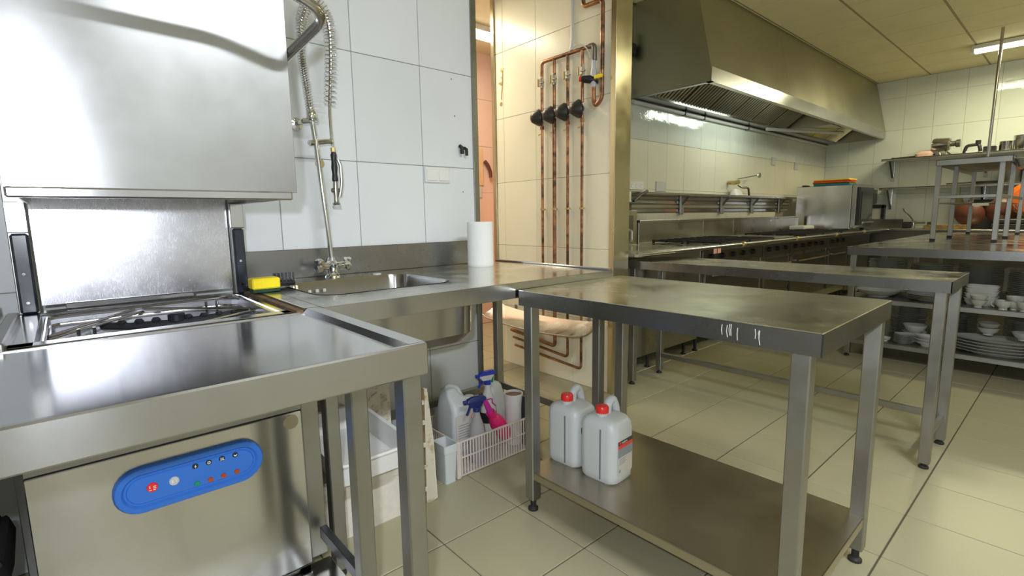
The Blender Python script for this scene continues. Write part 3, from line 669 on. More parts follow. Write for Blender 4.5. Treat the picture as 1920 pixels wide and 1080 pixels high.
# wash arm
wa = MB().tube([(.05, 1.800, .815), (.11, 1.775, .808), (.22, 1.750, .806), (.33, 1.735, .812), (.41, 1.73, .822)], .011, 10)
wo = t.part('wash_arm', wa, 'black')
nz = MB()
for k in range(10):
    x = .055+k*.039; y = 1.800-.075*(k/9)**.6
    if k == 4: nz.lathe([(0, 0), (.022, 0), (.022, .018), (.018, .022), (0, .022)], (x+.01, y, .813), 16)
    else: nz.lathe([(0, 0), (.010, 0), (.012, .008), (.007, .015), (0, .015)], (x, y, .813), 10)
t.part('nozzles', nz, 'black', parent=wo)
t.part('lower_wash_arm', MB().tube([(-.02, 1.60, .775), (.10, 1.58, .775), (.18, 1.60, .775)], .010, 8).lathe([(0, 0), (.010, 0), (.008, .012), (0, .012)], (.05, 1.585, .783), 8).lathe([(0, 0), (.010, 0), (.008, .012), (0, .012)], (.13, 1.585, .783), 8), 'black')
rg = [arc_pts([(-.062, 1.47, .842), (-.062, 1.865, .846), (.385, 1.870, .850), (.420, 1.80, .846), (.428, 1.46, .842)], .03),
      arc_pts([(-.055, 1.47, .822), (-.055, 1.845, .826), (.378, 1.850, .828), (.405, 1.79, .826), (.412, 1.46, .822)], .03)]
for r_ in rg: t.part('rack_guide', MB().tube(r_, .0042, 8), 'steel_pipe')
for a, b in (((-.055, 1.60, .836), (.130, 1.845, .846)), ((-.055, 1.575, .834), (.150, 1.835, .838)), ((-.058, 1.61, .824), (.20, 1.585, .812)), ((-.055, 1.55, .815), (.14, 1.52, .800)), ((.15, 1.845, .846), (.405, 1.70, .832)), ((.20, 1.56, .826), (.41, 1.66, .830))):
    t.part('rack_rod', MB().tube([a, b], .0036, 8), 'steel_pipe')
for x, y in ((.0, 1.60), (.03, 1.60), (.315, 1.845), (.345, 1.845)): t.part('rack_upright', MB().tube([(x, y, .76), (x, y, .846)], .0036, 8), 'steel_pipe')

# ------------------------------------------------------------------ gas manifold on the middle wall
PX = 2.425
t = Thing('gas_manifold', 'copper gas pipe manifold with four black regulators on the cream tiles', 'pipework', (PX, 2.2, 1.9))
hdr = arc_pts([(PX, 2.443, 2.00), (PX, 2.443, 2.085), (PX, 2.099, 2.085), (PX, 2.045, 2.085)], .025)
t.part('header_pipe', MB().tube(hdr, .0115, 12), 'copper')
gy = (2.443, 2.333, 2.217, 2.099)
for k, y in enumerate(gy):
    t.part('drop_pipe', MB().tube([(PX, y, 2.085 if k else 2.04), (PX, y, 1.78)], .0100, 10), 'copper')
    v = t.part('valve', MB().box((PX-.016, y-.013, 1.935), (PX+.014, y+.013, 1.985), .005).lathe([(0, -.035), (.014, -.035), (.014, -.022), (.010, -.02), (.010, .02), (.014, .022), (.014, .035), (0, .035)], (PX, y, 1.96), 8), 'chrome')
    t.part('valve_tag', bx((PX-.020, y+.018, 1.935), (PX-.006, y+.024, 1.985), .002), 'brass', parent=v)
    t.part('valve_lever', MB().tube([(PX-.016, y, 1.955), (PX-.02, y-.038, 1.952)], .0045, 6), 'steel_dark', parent=v)
    rg_ = [(0, -.010), (.012, -.010), (.030, .004), (.052, .012), (.055, .020), (.052, .030), (.034, .060), (.026, .072), (.012, .078), (0, .078)]
    r_ = t.part('regulator', MB().lathe(rg_, (PX-.004, y-.003, 1.742), 24, (-.83, .50, -.10)), 'regulator', label='black dome regulator')
    t.part('pipe_nut', MB().lathe([(0, 0), (.015, 0), (.015, .02), (0, .02)], (PX, y, 1.665), 6), 'copper')
    t.part('test_nipple', MB().tube([(PX, y, 1.640), (PX-.004, y+.030, 1.636)], .005, 6), 'brass')
    zb = (.235, .225, .172, .115)[k]
    yend = 2.80; zend = zb+.055
    rpipe = .0090 if k != 1 else .0125
    path = arc_pts([(PX, y, 1.72), (PX, y, zb), (PX, yend-.02*k, zb+.045 if k else zb)], .03) if k else [(PX, y, 1.72), (PX, y, .33)]
    t.part('riser_pipe', MB().tube(path, rpipe, 10), 'copper')
    t.part('pipe_clip', MB().lathe([(0, -.006), (.017, -.006), (.017, .006), (0, .006)], (PX, y, 1.147), 10).tube([(PX, y, 1.147), (2.452, y, 1.147)], .005, 6), 'brass')
sup = arc_pts([(PX, 2.094, CZ-.01), (PX, 2.094, 2.316), (PX, 1.950, 2.316), (PX, 1.950, 1.775), (PX, 1.995, 1.740), (PX, 2.012, 1.775), (PX, 2.012, 1.87)], .03)
t.part('supply_pipe', MB().tube(sup, .0130, 12), 'copper')
t.part('shutoff_valve', MB().lathe([(0, -.05), (.022, -.05), (.024, -.01), (.020, .04), (.016, .05), (0, .05)], (PX-.012, 2.030, 1.895), 16, (-.55, .80, .1)), 'black')
t.part('shutoff_knob', MB().lathe([(0, 0), (.015, 0), (.014, .014), (0, .016)], (PX-.040, 2.070, 1.900), 14, (-.55, .80, .1)), 'red', label='red knob')
t.part('valve_body', MB().lathe([(0, -.05), (.015, -.05), (.020, -.02), (.020, .03), (.013, .06), (.013, .12), (0, .12)], (PX, 2.012, 1.90), 10), 'ltgrey')
t.part('yellow_handle', MB().box((PX-.034, 1.925, 1.885), (PX-.022, 1.985, 1.905), .004).lathe([(0, 0), (.013, 0), (.013, .01), (0, .01)], (PX-.022, 1.955, 1.895), 10, (-1, 0, 0)), 'yellow')
t.part('elbow', MB().tube(arc_pts([(PX, 2.045, 2.085), (PX, 2.010, 2.085), (PX, 2.008, 2.00)], .022), .0155, 12), 'steel_dark')
t.part('earth_wire', MB().tube(arc_pts([(PX-.016, 2.19, 2.09), (PX-.02, 2.12, 2.115), (PX-.02, 2.05, 2.08), (PX-.02, 2.02, 2.01)], .03), .0035, 6), 'ltgrey')
single('conduit', MB().tube([(2.438, 2.192, CZ-.005), (2.438, 2.191, 2.16), (2.432, 2.196, 2.105)], .0095, 10), 'ltgrey', 'thin grey conduit running down the cream tiles to the copper pipes', 'conduit', (2.438, 2.19, 2.5))
# curved chute
t = Thing('metal_chute', 'bent steel gutter sheet hanging under the counters before the pipes', 'metal sheet', (2.33, 2.4, .4))
sh = MB(); nu, nv = 14, 6; vs = []; fs = []
for i in range(nu+1):
    for j in range(nv+1):
        u = i/nu; v_ = j/nv; y = 1.93+(2.90-1.93)*u; x = 2.235+.175*v_
        z_ = .362+.07*v_+.035*(2*v_-1)**2*.6-.028*math.sin(math.pi*u)+(.02 if u > .93 else 0)+(.01*(u < .04))
        vs.append((x, y, z_))
for i in range(nu):
    for j in range(nv): a = i*(nv+1)+j; fs.append((a, a+1, a+nv+2, a+nv+1))
k = len(vs); sh.add(vs+[(p[0], p[1], p[2]-.003) for p in vs], fs+[tuple(k+q for q in f[::-1]) for f in fs])
t.part('sheet', sh, 'steel_t2')
lipm = MB().tube([vs[i*(nv+1)] for i in range(nu+1)], .005, 6)
t.part('front_lip', lipm, 'steel_apron2')
for y in (2.05, 2.75): t.part('bracket', MB().box((2.40, y-.01, .40), (2.449, y+.01, .415), .001).box((2.44, y-.01, .36), (2.449, y+.01, .46), .001), 'steel_leg')
# gold sticker decoration
t = Thing('gold_sticker', 'gold flower stem sticker on the cream tiles beside the doorway', 'sticker', (2.449, 2.87, 2.03))
t.part('stem', MB().tube([(2.448, 2.880, 1.935), (2.448, 2.868, 2.03), (2.448, 2.862, 2.13)], .0028, 5), 'brass')
lf = MB()
for y, z_, r_ in ((2.884, 1.905, .016), (2.880, 2.045, .014), (2.868, 2.135, .018), (2.900, 2.05, .008), (2.872, 2.085, .010)):
    lf.lathe([(0, 0), (r_, 0), (r_*.9, .002), (0, .003)], (2.4495, y, z_), 7, (-1, 0, 0))
t.part('leaf', lf, 'brass')
# papers and dark ornament on corridor wall
single('notice', bx((3.085, 4.092, 1.42), (3.225, 4.096, 1.78), .0005), 'orange', 'orange paper notice seen through the doorway', 'notice', (3.15, 4.095, 1.6))
bpy.data.objects['notice'].data.materials[0] = plain('pale_orange_paper', (0.80, 0.50, 0.28), 0.8)
single('notice', bx((3.115, 4.092, 1.30), (3.20, 4.096, 1.41), .0005), 'label', 'small printed note below the orange notice', 'notice', (3.15, 4.095, 1.35))
single('wall_ornament', MB().tube(arc_pts([(3.235, 4.08, 1.66), (3.27, 4.07, 1.62), (3.30, 4.07, 1.55), (3.30, 4.07, 1.50)], .03), .018, 10), 'terracotta', 'dark red curved ornament beside the orange notice', 'ornament', (3.27, 4.08, 1.6))

# ------------------------------------------------------------------ canisters on the undershelf
def canister(name, label, cx, cy, z0, rot, yellow, group):
    t = Thing(name, label, 'canister', (cx, cy, z0), group, rot); t.loc = (0, 0, 0)
    w_, d_, h_ = .135, .155, .235     # local: +y is handle direction, x = width
    prof = [(0, .90, .90), (.008, .98, .98), (.03, 1, 1), (h_*.80, 1, 1), (h_*.90, .95, .96), (h_*.96, .78, .86), (h_, .45, .62)]
    rings = [rrect(0, 0, w_*b, d_*a, .034*min(1, a), z_, 6) for k, (z_, a, b) in enumerate(prof)]
    t.part('body', MB().loft(rings), 'jerry', ang=50)
    nx = -.030
    t.part('neck', MB().lathe([(.019, h_-.02), (.019, h_+.006), (.023, h_+.007), (.023, h_+.012), (0, h_+.012)], (nx, 0, 0), 20), 'jerry')
    cpv = MB(); ringc = []
    for z_, r_ in ((h_+.010, .0225), (h_+.030, .0225), (h_+.036, .0185), (h_+.037, .010)):
        ringc.append([(nx+(r_+(.0008 if k % 2 else 0))*math.cos(2*math.pi*k/40), (r_+(.0008 if k % 2 else 0))*math.sin(2*math.pi*k/40), z_) for k in range(40)])
    t.part('cap', cpv.loft(ringc), 'red', label='red screw cap')
    hp_ = arc_pts([(.000, 0, h_-.006), (.004, 0, h_+.036), (.034, 0, h_+.046), (.056, 0, h_+.006), (.058, 0, h_-.05)], .025, 5)
    t.part('handle', MB().tube(hp_, .0155, 12), 'jerry')
    t.part('level_strip', bx((-.0675-.0008, -.022, .012), (-.0670, -.016, h_*.84), .0002), 'darkstrip')
    # label on the -y side? local face x=+ is hidden; the labelled face is -y
    yl = -d_/2-.0008; a0, a1 = -.044, .046
    t.part('label', bx((a0, yl, .035), (a1, yl+.0006, .160), .0001), 'label')
    if yellow:
        t.part('label_header', MB().box((a0, yl-.0006, .142), (a1, yl, .160)), 'black'); t.part('label_stripe', bx((a0, yl-.0006, .136), (a1, yl, .142)), 'red')
        t.part('lemon_print', MB().lathe([(0, 0), (.014, 0), (0, .0008)], (a0+.03, yl, .118), 16, (0, -1, 0)), 'yellow')
        ln = MB()
        for q in range(5): ln.box((a0+.010, yl-.0006, .092-q*.009), (a1-.02-.004*(q % 2), yl, .095-q*.009))
        t.part('label_text', ln, 'printgrey')
    else:
        t.part('label_header', MB().box((a0, yl-.0006, .146), (a1, yl, .160)), 'black'); t.part('label_stripe', bx((a0, yl-.0006, .133), (a1, yl, .146)), 'red')
        t.part('label_band', bx((a0, yl-.0006, .100), (a1, yl, .133)), 'printgrey')
        t.part('label_stamp', MB().lathe([(0, 0), (.006, 0), (0, .0008)], (a0+.012, yl, .050), 14, (0, -1, 0)), 'printgrey')
        ln = MB()
        for q in range(4): ln.box((a0+.008, yl-.0006, .092-q*.006), (a0+.050-.006*(q % 2), yl, .0935-q*.006))
        t.part('label_text', ln, 'printgrey')
    t.part('logo_square', bx((a0+.006, yl-.0012, .149 if not yellow else .145), (a0+.017, yl-.0006, .158 if not yellow else .157)), 'red')
    cu = bpy.data.curves.new('logo_text', 'FONT'); cu.body = 'makro'; cu.size = .013; cu.extrude = .0002
    if 'logo_mesh' not in MESHCACHE:
        tmp = bpy.data.objects.new('tmp', cu); COL.objects.link(tmp); dg = bpy.context.evaluated_depsgraph_get()
        MESHCACHE['logo_mesh'] = bpy.data.meshes.new_from_object(tmp.evaluated_get(dg)); MESHCACHE['logo_mesh'].materials.clear(); MESHCACHE['logo_mesh'].materials.append(M['white'])
        bpy.data.objects.remove(tmp)
    to = bpy.data.objects.new('logo_text', MESHCACHE['logo_mesh']); COL.objects.link(to)
    to.parent = t.o; to.location = (a0+.021, yl-.0012, .149); to.rotation_euler = (R(90), 0, 0)
    return t
canister('canister', 'white canister with red cap, nearer and further right of the pair', 1.400, 1.088, .162, 0.06, False, 'canisters on the undershelf')
canister('canister', 'white canister with red cap and lemon label, behind the other canister', 1.400, 1.256, .162, 0.06, True, 'canisters on the undershelf')

# ------------------------------------------------------------------ basket of cleaning products
bt = Thing('basket', 'pale slatted plastic basket full of cleaning bottles on the floor', 'basket', (1.36, 1.85, 0))
bx0, bx1, by0, by1, bh = 1.150, 1.60, 1.675, 2.00, .165
bt.part('basket_floor', bx((bx0, by0, .002), (bx1, by1, .008), .001), 'basket')
fr = MB()
for z_ in (.006, .085, .155):
    hh = .008 if z_ > .1 else .005
    fr.box((bx0, by0-.003, z_), (bx1, by0+.003, z_+hh)).box((bx0, by1-.003, z_), (bx1, by1+.003, z_+hh)).box((bx0-.003, by0, z_), (bx0+.003, by1, z_+hh)).box((bx1-.003, by0, z_), (bx1+.003, by1, z_+hh))
bt.part('basket_rim', fr, 'basket')
def slat(a, b): return bx(a, b, .001)
first = bt.part('slat', slat((-.003, -.002, 0), (.003, .002, .15)), 'basket'); first.location = (0, 0, 0)
# one slat mesh around its own origin, copied around the basket
sm_ = bpy.data.meshes.new('slat'); q = bx((-.0032, -.002, 0), (.0032, .002, .15), .0008); sm_.from_pydata(q.v, [], q.f); sm_.materials.append(M['basket'])
bpy.data.objects.remove(first)
def put_slat(x, y, rz):
    o = bpy.data.objects.new('slat', sm_); COL.objects.link(o); o.parent = bt.o; o.location = (x-bt.loc[0], y-bt.loc[1], .007); o.rotation_euler = (0, 0, rz)
for k in range(28): put_slat(bx0+.02+k*(bx1-bx0-.03)/27, by0, 0); put_slat(bx0+.02+k*(bx1-bx0-.03)/27, by1, 0)
for k in range(17): put_slat(bx0, by0+.02+k*(by1-by0-.04)/16, math.pi/2); put_slat(bx1, by0+.02+k*(by1-by0-.04)/16, math.pi/2)
for x, y in ((bx0, by0), (bx1, by0), (bx0, by1), (bx1, by1)): bt.part('corner_post', bx((x-.010, y-.010, .002), (x+.010, y+.010, bh), .002), 'basket')
t = Thing('plastic_tub', 'narrow translucent white tub at the near left corner of the basket', 'tub', (1.112, 1.70, 0))
t.part('tub_body', MB().loft([rrect(1.108, 1.705, .050, .075, .008, .0), rrect(1.108, 1.705, .062, .090, .010, .135), rrect(1.108, 1.705, .068, .096, .010, .136), rrect(1.108, 1.705, .068, .096, .010, .170), rrect(1.108, 1.705, .060, .088, .010, .170), rrect(1.108, 1.705, .046, .070, .008, .006)]), 'jerry')
# grey jerrycan
t = Thing('detergent_jug', 'cloudy white jerrycan with grey label standing in the basket', 'canister', (1.285, 1.86, .008))
t.part('body', MB().loft([rrect(1.285, 1.865, .13, .14, .02, .010), rrect(1.285, 1.865, .14, .15, .025, .03), rrect(1.285, 1.865, .14, .15, .025, .235), rrect(1.280, 1.87, .125, .13, .025, .262), rrect(1.262, 1.89, .07, .08, .015, .295), rrect(1.258, 1.895, .05, .06, .012, .318), rrect(1.258, 1.895, .03, .04, .01, .322)]), 'jerry', ang=50)
t.part('handle', MB().tube(arc_pts([(1.245, 1.90, .29), (1.25, 1.90, .335), (1.30, 1.885, .315), (1.325, 1.87, .25)], .02), .011, 10), 'jerry')
t.part('cap', MB().lathe([(0, 0), (.021, 0), (.021, .020), (0, .021)], (1.33, 1.83, .262), 20), 'white')
t.part('label', bx((1.225, 1.7885, .06), (1.345, 1.7895, .22), .0002), 'label')
tx = MB()
for k in range(9): tx.box((1.235, 1.7875, .075+k*.012), (1.29+.02*(k % 2), 1.7885, .078+k*.012))
t.part('label_text', tx, 'printgrey')
hz = MB(); hz.tube([(1.32, 1.787, .215), (1.335, 1.787, .198), (1.32, 1.787, .181), (1.305, 1.787, .198), (1.32, 1.787, .215)], .0016, 5); hz.tube([(1.313, 1.787, .190), (1.326, 1.787, .205)], .0014, 5)
t.part('hazard_diamond', hz, 'red')
def bottle(t, cx, cy, z0, r, h, mat, neck=.012):
    return t.part('bottle_body', MB().lathe([(0, 0), (r*.9, 0), (r, .008), (r, h*.55), (r*.85, h*.72), (neck*1.2, h*.92), (neck, h), (0, h)], (cx, cy, z0), 24), mat)
def trigger(t, cx, cy, z, ang, m1, m2):
    c, s_ = math.cos(ang), math.sin(ang)
    def L(a, zz): return (cx+a*c, cy+a*s_, z+zz)
    t.part('collar', MB().lathe([(0, 0), (.017, 0), (.017, .022), (0, .022)], (cx, cy, z), 18), m1)
    t.part('spray_head', MB().loft([rrect(cx+.004*c, cy+.004*s_, .05, .018, .006, z+.022, 4, ang), rrect(cx+.006*c, cy+.006*s_, .075, .024, .008, z+.040, 4, ang), rrect(cx+.006*c, cy+.006*s_, .085, .024, .008, z+.050, 4, ang)]), m2)
    t.part('head_cover', MB().loft([rrect(cx+.004*c, cy+.004*s_, .095, .028, .010, z+.048, 4, ang), rrect(cx, cy, .090, .026, .010, z+.060, 4, ang), rrect(cx-.004*c, cy-.004*s_, .06, .018, .006, z+.068, 4, ang)]), m1)
    t.part('trigger_lever', MB().tube(arc_pts([L(.028, .040), L(.034, .020), L(.048, -.012)], .01), .0055, 8), m1)
    t.part('nozzle', MB().tube([L(.045, .048), L(.062, .048)], .010, 10), m1)
t = Thing('spray_bottle', 'clear spray bottle with dark blue trigger in the basket', 'spray bottle', (1.295, 1.735, .008))
bottle(t, 1.30, 1.735, .010, .036, .235, 'clearish'); trigger(t, 1.30, 1.735, .243, math.pi*.92, 'navy', 'navy')
t.part('liquid', MB().lathe([(0, 0), (.031, 0), (.031, .05), (0, .05)], (1.30, 1.735, .014), 20), 'blue')
t = Thing('spray_bottle', 'white spray bottle with bright blue and white trigger in the basket', 'spray bottle', (1.47, 1.87, .008))
bottle(t, 1.47, 1.87, .010, .042, .285, 'white'); trigger(t, 1.47, 1.87, .295, math.pi*.95, 'deepblue', 'white')
lb_ = MB().tube(arc_pts([(1.437, 1.828, .21), (1.437, 1.832, .235), (1.463, 1.827, .235), (1.463, 1.827, .215), (1.49, 1.832, .19)], .004), .003, 5)
t.part('purple_print', lb_, 'magenta'); t.part('dark_print', MB().lathe([(.0425, 0), (.0428, .002), (.0428, .05), (.0425, .052)], (1.47, 1.87, .11), 24), 'black')
t.part('green_tab', MB().tube([(1.495, 1.865, .30), (1.50, 1.865, .33)], .006, 6), 'green')
t = Thing('detergent_bottle', 'bright pink bottle leaning among the cleaning bottles', 'bottle', (1.40, 1.75, .008))
ax = Vector((-.55, -.05, .80)).normalized()
t.part('bottle_body', MB().lathe([(0, 0), (.030, 0), (.036, .01), (.038, .09), (.030, .125), (.016, .15), (0, .151)], (1.475, 1.745, .075), 24, tuple(ax)), 'pink')
t.part('neck_ring', MB().lathe([(0, 0), (.022, 0), (.022, .028), (0, .028)], tuple(Vector((1.475, 1.745, .075))+ax*.145), 20, tuple(ax)), 'pink')
t.part('nozzle', MB().lathe([(0, 0), (.016, 0), (.010, .085), (0, .087)], tuple(Vector((1.475, 1.745, .075))+ax*.17), 16, tuple((ax+Vector((0, 0, .3))).normalized())), 'magenta')
t = Thing('plastic_beaker', 'tall white plastic beaker at the right end of the basket', 'beaker', (1.54, 1.78, .008))
t.part('beaker_body', MB().lathe([(0, 0), (.040, 0), (.044, .20), (.047, .242), (.047, .250), (.043, .250), (.040, .20), (.036, .01), (0, .01)], (1.545, 1.765, .010), 28), 'white')
t.part('lining', MB().lathe([(0, .232), (.0425, .232), (.0425, .240), (0, .240)], (1.545, 1.765, .010), 24), 'terracotta')
t = Thing('pale_bottle', 'pale plastic bottle behind the tall white beaker', 'bottle', (1.56, 1.90, .008))
t.part('bottle_body', MB().loft([rrect(1.535, 1.90, .10, .07, .02, .010), rrect(1.535, 1.90, .11, .08, .03, .20), rrect(1.535, 1.90, .07, .05, .02, .27), rrect(1.535, 1.90, .04, .035, .015, .285)]), 'jerry', ang=50)
t = Thing('black_bottle', 'black bottle at the far right inside the basket', 'bottle', (1.585, 1.70, .008))
t.part('bottle_body', MB().loft([rrect(1.575, 1.716, .030, .05, .008, .010), rrect(1.575, 1.716, .034, .052, .010, .20), rrect(1.575, 1.716, .024, .035, .008, .25)]), 'black')

# ------------------------------------------------------------------ crates below sink
t = Thing('storage_crate', 'white plastic crate with lid on the floor under the sink', 'crate', (.70, 1.76, 0))
t.part('crate_body', MB().loft([rrect(.722, 1.765, .33, .32, .02, .0), rrect(.722, 1.765, .34, .33, .025, .17), rrect(.722, 1.765, .355, .345, .03, .171), rrect(.722, 1.765, .355, .345, .03, .195)]), 'crate')
t.part('lid', MB().loft([rrect(.722, 1.765, .36, .35, .03, .196), rrect(.722, 1.765, .36, .35, .03, .222), rrect(.722, 1.765, .34, .33, .03, .228), rrect(.722, 1.765, .32, .31, .03, .222)]), 'stained')
t = Thing('plastic_tray', 'shallow white plastic tray on top of the crate under the sink', 'tray', (.70, 1.70, .23))
def tilt(p, c=(.70, 1.66, .24), a=R(-8)):
    y = p[1]-c[1]; z_ = p[2]-c[2]; return (p[0], c[1]+y*math.cos(a)-z_*math.sin(a), c[2]+y*math.sin(a)+z_*math.cos(a))
def tl(r_): return [(x, y, z_+(y-1.66)*.05) for x, y, z_ in r_]
tr = [tl(r_) for r_ in (rrect(.70, 1.70, .24, .38, .03, .262), rrect(.70, 1.70, .26, .42, .04, .340), rrect(.70, 1.70, .285, .445, .045, .342), rrect(.70, 1.70, .285, .445, .045, .333), rrect(.70, 1.70, .27, .43, .04, .332), rrect(.70, 1.70, .25, .39, .03, .255))]
t.part('tray_body', MB().loft([list(r_) for r_ in tr[::-1]][:0] + [tr[0], tr[1], tr[2], tr[3], tr[4], tr[5]]), 'white')
t.part('spacer', bx((.60, 1.62, .228), (.78, 1.88, .257), .003), 'crate')
t = Thing('washing_up_brush', 'small blue brush lying in the white tray under the sink', 'brush', (.60, 1.66, .265))
t.part('brush_head', MB().lathe([(0, 0), (.010, 0), (.007, .02), (0, .022)], (.600, 1.64, .30), 12, (.3, .3, .9)), 'blue')
bb = MB()
for k in range(5): bb.tube([(.604, 1.645, .318), (.594+.010*k, 1.66+.002*k, .352)], .0012, 4)
t.part('bristles', bb, 'white')
t = Thing('drain_grate', 'cream perforated plastic grate leaning behind the tray under the sink', 'grate', (.82, 1.90, 0))
gm = MB().box((.72, 1.965, .20), (1.00, 1.975, .60), .002)
t.part('grate_panel', gm, 'stained')
for i in range(6):
    for j in range(9):
        xx = .735+i*.044; zz = .225+j*.041; s_ = .5 if (i+j) % 2 else -.5
        t.part('rib', MB().tube([(xx, 1.960, zz), (xx+.026, 1.960, zz+.012*s_*2)], .0045, 5), 'crate')
t = Thing('side_board', 'stained cream plastic panel with brown grime standing beside the sink leg', 'panel', (.98, 1.62, 0))
t.part('edge_board', MB().prism([(.975, 1.605, 0), (1.000, 1.605, .005), (.992, 1.605, .24), (.970, 1.605, .46), (.958, 1.605, .46), (.950, 1.605, 0)], (0, .016, 0)), 'stained')
t.part('grimy_face', MB().prism([(.950, 1.610, 0), (.958, 1.610, .46), (.935, 1.64, .44), (.905, 1.64, 0)], (0, .012, 0)), 'wood')
for z_ in (.05, .14, .23, .32, .40): t.part('rib', bx((.915, 1.604, z_), (.956, 1.612, z_+.018), .002), 'stained')
single('sink_beam', bx((.62, 1.98, .36), (1.0, 2.0, .62), .003), 'wood', 'brown wooden board under the sink basin', 'board', (.8, 1.99, .36))

# ------------------------------------------------------------------ extractor hood
t = Thing('extractor_hood', 'huge steel extractor hood running along the back wall ceiling', 'extractor hood', (6.5, 2.5, 2.5))
ex0, ex1 = 3.985, 9.125
yb = 2.862
side = [(ex0, 2.11, 2.150), (ex0, yb, 2.150), (ex0, yb, CZ-.005), (ex0, 2.262, CZ-.005), (ex0, 2.11, 2.262)]
t.part('end_panel', MB().prism(side, (.006, 0, 0)), 'steel_ext', smooth=False)
t.part('end_panel', MB().prism([(ex1-.006, p[1], p[2]) for p in side], (.006, 0, 0)), 'steel_ext', smooth=False)
seams = [ex0+.006, 5.6, 7.3, ex1-.006]
for k in range(3):
    t.part('front_panel', MB().prism([(seams[k], 2.11, 2.263), (seams[k], 2.262, CZ-.005), (seams[k], 2.268, CZ-.005), (seams[k], 2.116, 2.262)], (seams[k+1]-seams[k]-.002, 0, 0)), 'steel_ext', smooth=False)
t.part('front_lip', MB().box((ex0, 2.104, 2.150), (ex1, 2.110, 2.262), .001).box((ex0, 2.104, 2.146), (ex1, 2.150, 2.152), .001).box((ex0, 2.104, 2.146), (ex0+.045, yb, 2.152), .001), 'steel_apron')
t.part('back_gutter', MB().box((ex0, 2.72, 2.144), (ex1, yb, 2.150), .001).box((ex0+.02, 2.72, 2.150), (ex1, 2.726, 2.19), .001), 'steel_apron')
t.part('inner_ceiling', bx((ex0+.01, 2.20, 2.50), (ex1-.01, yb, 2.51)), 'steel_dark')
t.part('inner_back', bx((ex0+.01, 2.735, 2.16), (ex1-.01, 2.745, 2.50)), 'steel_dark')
def filt(xa, xb):
    P0 = Vector((0, 2.715, 2.175)); P1 = Vector((0, 2.30, 2.48)); d = (P1-P0)
    nrm = Vector((0, d.z, -d.y)).normalized(); nrm = nrm if nrm.z < 0 else -nrm
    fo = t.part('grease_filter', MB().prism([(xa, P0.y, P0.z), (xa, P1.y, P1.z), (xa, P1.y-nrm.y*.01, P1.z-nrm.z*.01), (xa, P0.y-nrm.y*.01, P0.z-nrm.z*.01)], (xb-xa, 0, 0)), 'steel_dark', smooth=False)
    bf = MB(); nb = 9
    for k in range(nb):
        x = xa+.03+(xb-xa-.06)*k/(nb-1); w2 = .010
        bf.prism([tuple(P0+nrm*.004+Vector((x-w2, 0, 0))), tuple(P0+nrm*.016+Vector((x, 0, 0))), tuple(P0+nrm*.004+Vector((x+w2, 0, 0)))], tuple(d))
    t.part('baffles', bf, 'steel_ext', parent=fo, smooth=False)
for k in range(6): filt(ex0+.12+k*.50, ex0+.12+k*.50+.485)
for k in range(3): filt(7.55+k*.50, 7.55+k*.50+.485)
t.part('divider', bx((7.15, 2.20, 2.16), (7.50, 2.72, 2.49), .002), 'steel_ext')
t = Thing('grey_pipe', 'pale pipe clipped along the wall under the extractor hood', 'pipe', (5.5, 2.84, 2.12))
t.part('tube', MB().tube([(3.98, 2.845, 2.118), (9.1, 2.845, 2.118)], .019, 10), 'ltgrey')
for x in (4.86, 5.25, 6.3): t.part('clip', bx((x-.012, 2.820, 2.095), (x+.012, 2.868, 2.142), .003), 'black')
t = Thing('tube_lamp', 'pale fluorescent tube fitting hanging below the extractor hood', 'lamp', (7.6, 2.6, 2.14))
t.part('lamp_tube', MB().tube([(6.55, 2.72, 2.115), (7.75, 2.32, 2.130)], .020, 10), 'ltgrey')
t.part('lamp_cap', MB().tube([(7.75, 2.32, 2.130), (7.85, 2.285, 2.131)], .026, 10), 'cream_box')

# ------------------------------------------------------------------ wall shelf on back wall
t = Thing('wall_shelf', 'long narrow steel shelf on brackets above the cooking range', 'shelf', (5.5, 2.75, 1.31))
t.part('shelf_board', MB().box((3.72, 2.74, 1.304), (7.90, 2.865, 1.312), .001).box((3.72, 2.738, 1.290), (7.90, 2.742, 1.312), .001), 'steel_range')
for x in (4.85, 5.73, 6.52, 7.36):
    b = MB().box((x-.030, 2.826, 1.10), (x+.030, 2.850, 1.302), .005).box((x-.02, 2.745, 1.280), (x+.02, 2.845, 1.302), .002).tube([(x, 2.755, 1.288), (x, 2.835, 1.20)], .012, 8)
    t.part('bracket', b, 'steel_leg')
t = Thing('splash_strip', 'horizontal ribbed steel strip on the wall under the long shelf', 'panel', (5.5, 2.86, 1.2))
for k in range(4): t.part('rail', bx((3.95, 2.852, 1.122+k*.042), (7.75, 2.868, 1.160+k*.042), .006), ('steel_apron', 'steel_ext')[k % 2])
# sockets etc
def socket(x, z, w_, h_, mat, label, n=0):
    t = Thing('wall_socket', label, 'socket', (x, 2.87, z))
    t.part('plate', bx((x-w_/2, 2.858, z-h_/2), (x+w_/2, 2.87, z+h_/2), .003), mat)
    for k in range(n): t.part('outlet', MB().lathe([(0, 0), (.020, 0), (.020, .003), (.012, .001), (0, .001)], (x-w_/2+w_*(k+.5)/n, 2.858, z), 14, (0, -1, 0)), mat)
socket(4.09, 1.375, .22, .075, 'enamel', 'white triple power socket above the shelf left end', 3)
socket(4.50, 1.378, .17, .10, 'ltgrey', 'square grey cover plate above the long shelf')
socket(7.16, 1.78, .12, .10, 'ltgrey', 'small grey cover plate high on the cream tiles, left one')
socket(7.94, 1.76, .12, .10, 'ltgrey', 'small grey cover plate high on the cream tiles, near the corner')
t = Thing('pot_filler_tap', 'wall-mounted swivel tap with lever above the range shelf', 'faucet', (6.05, 2.8, 1.4))
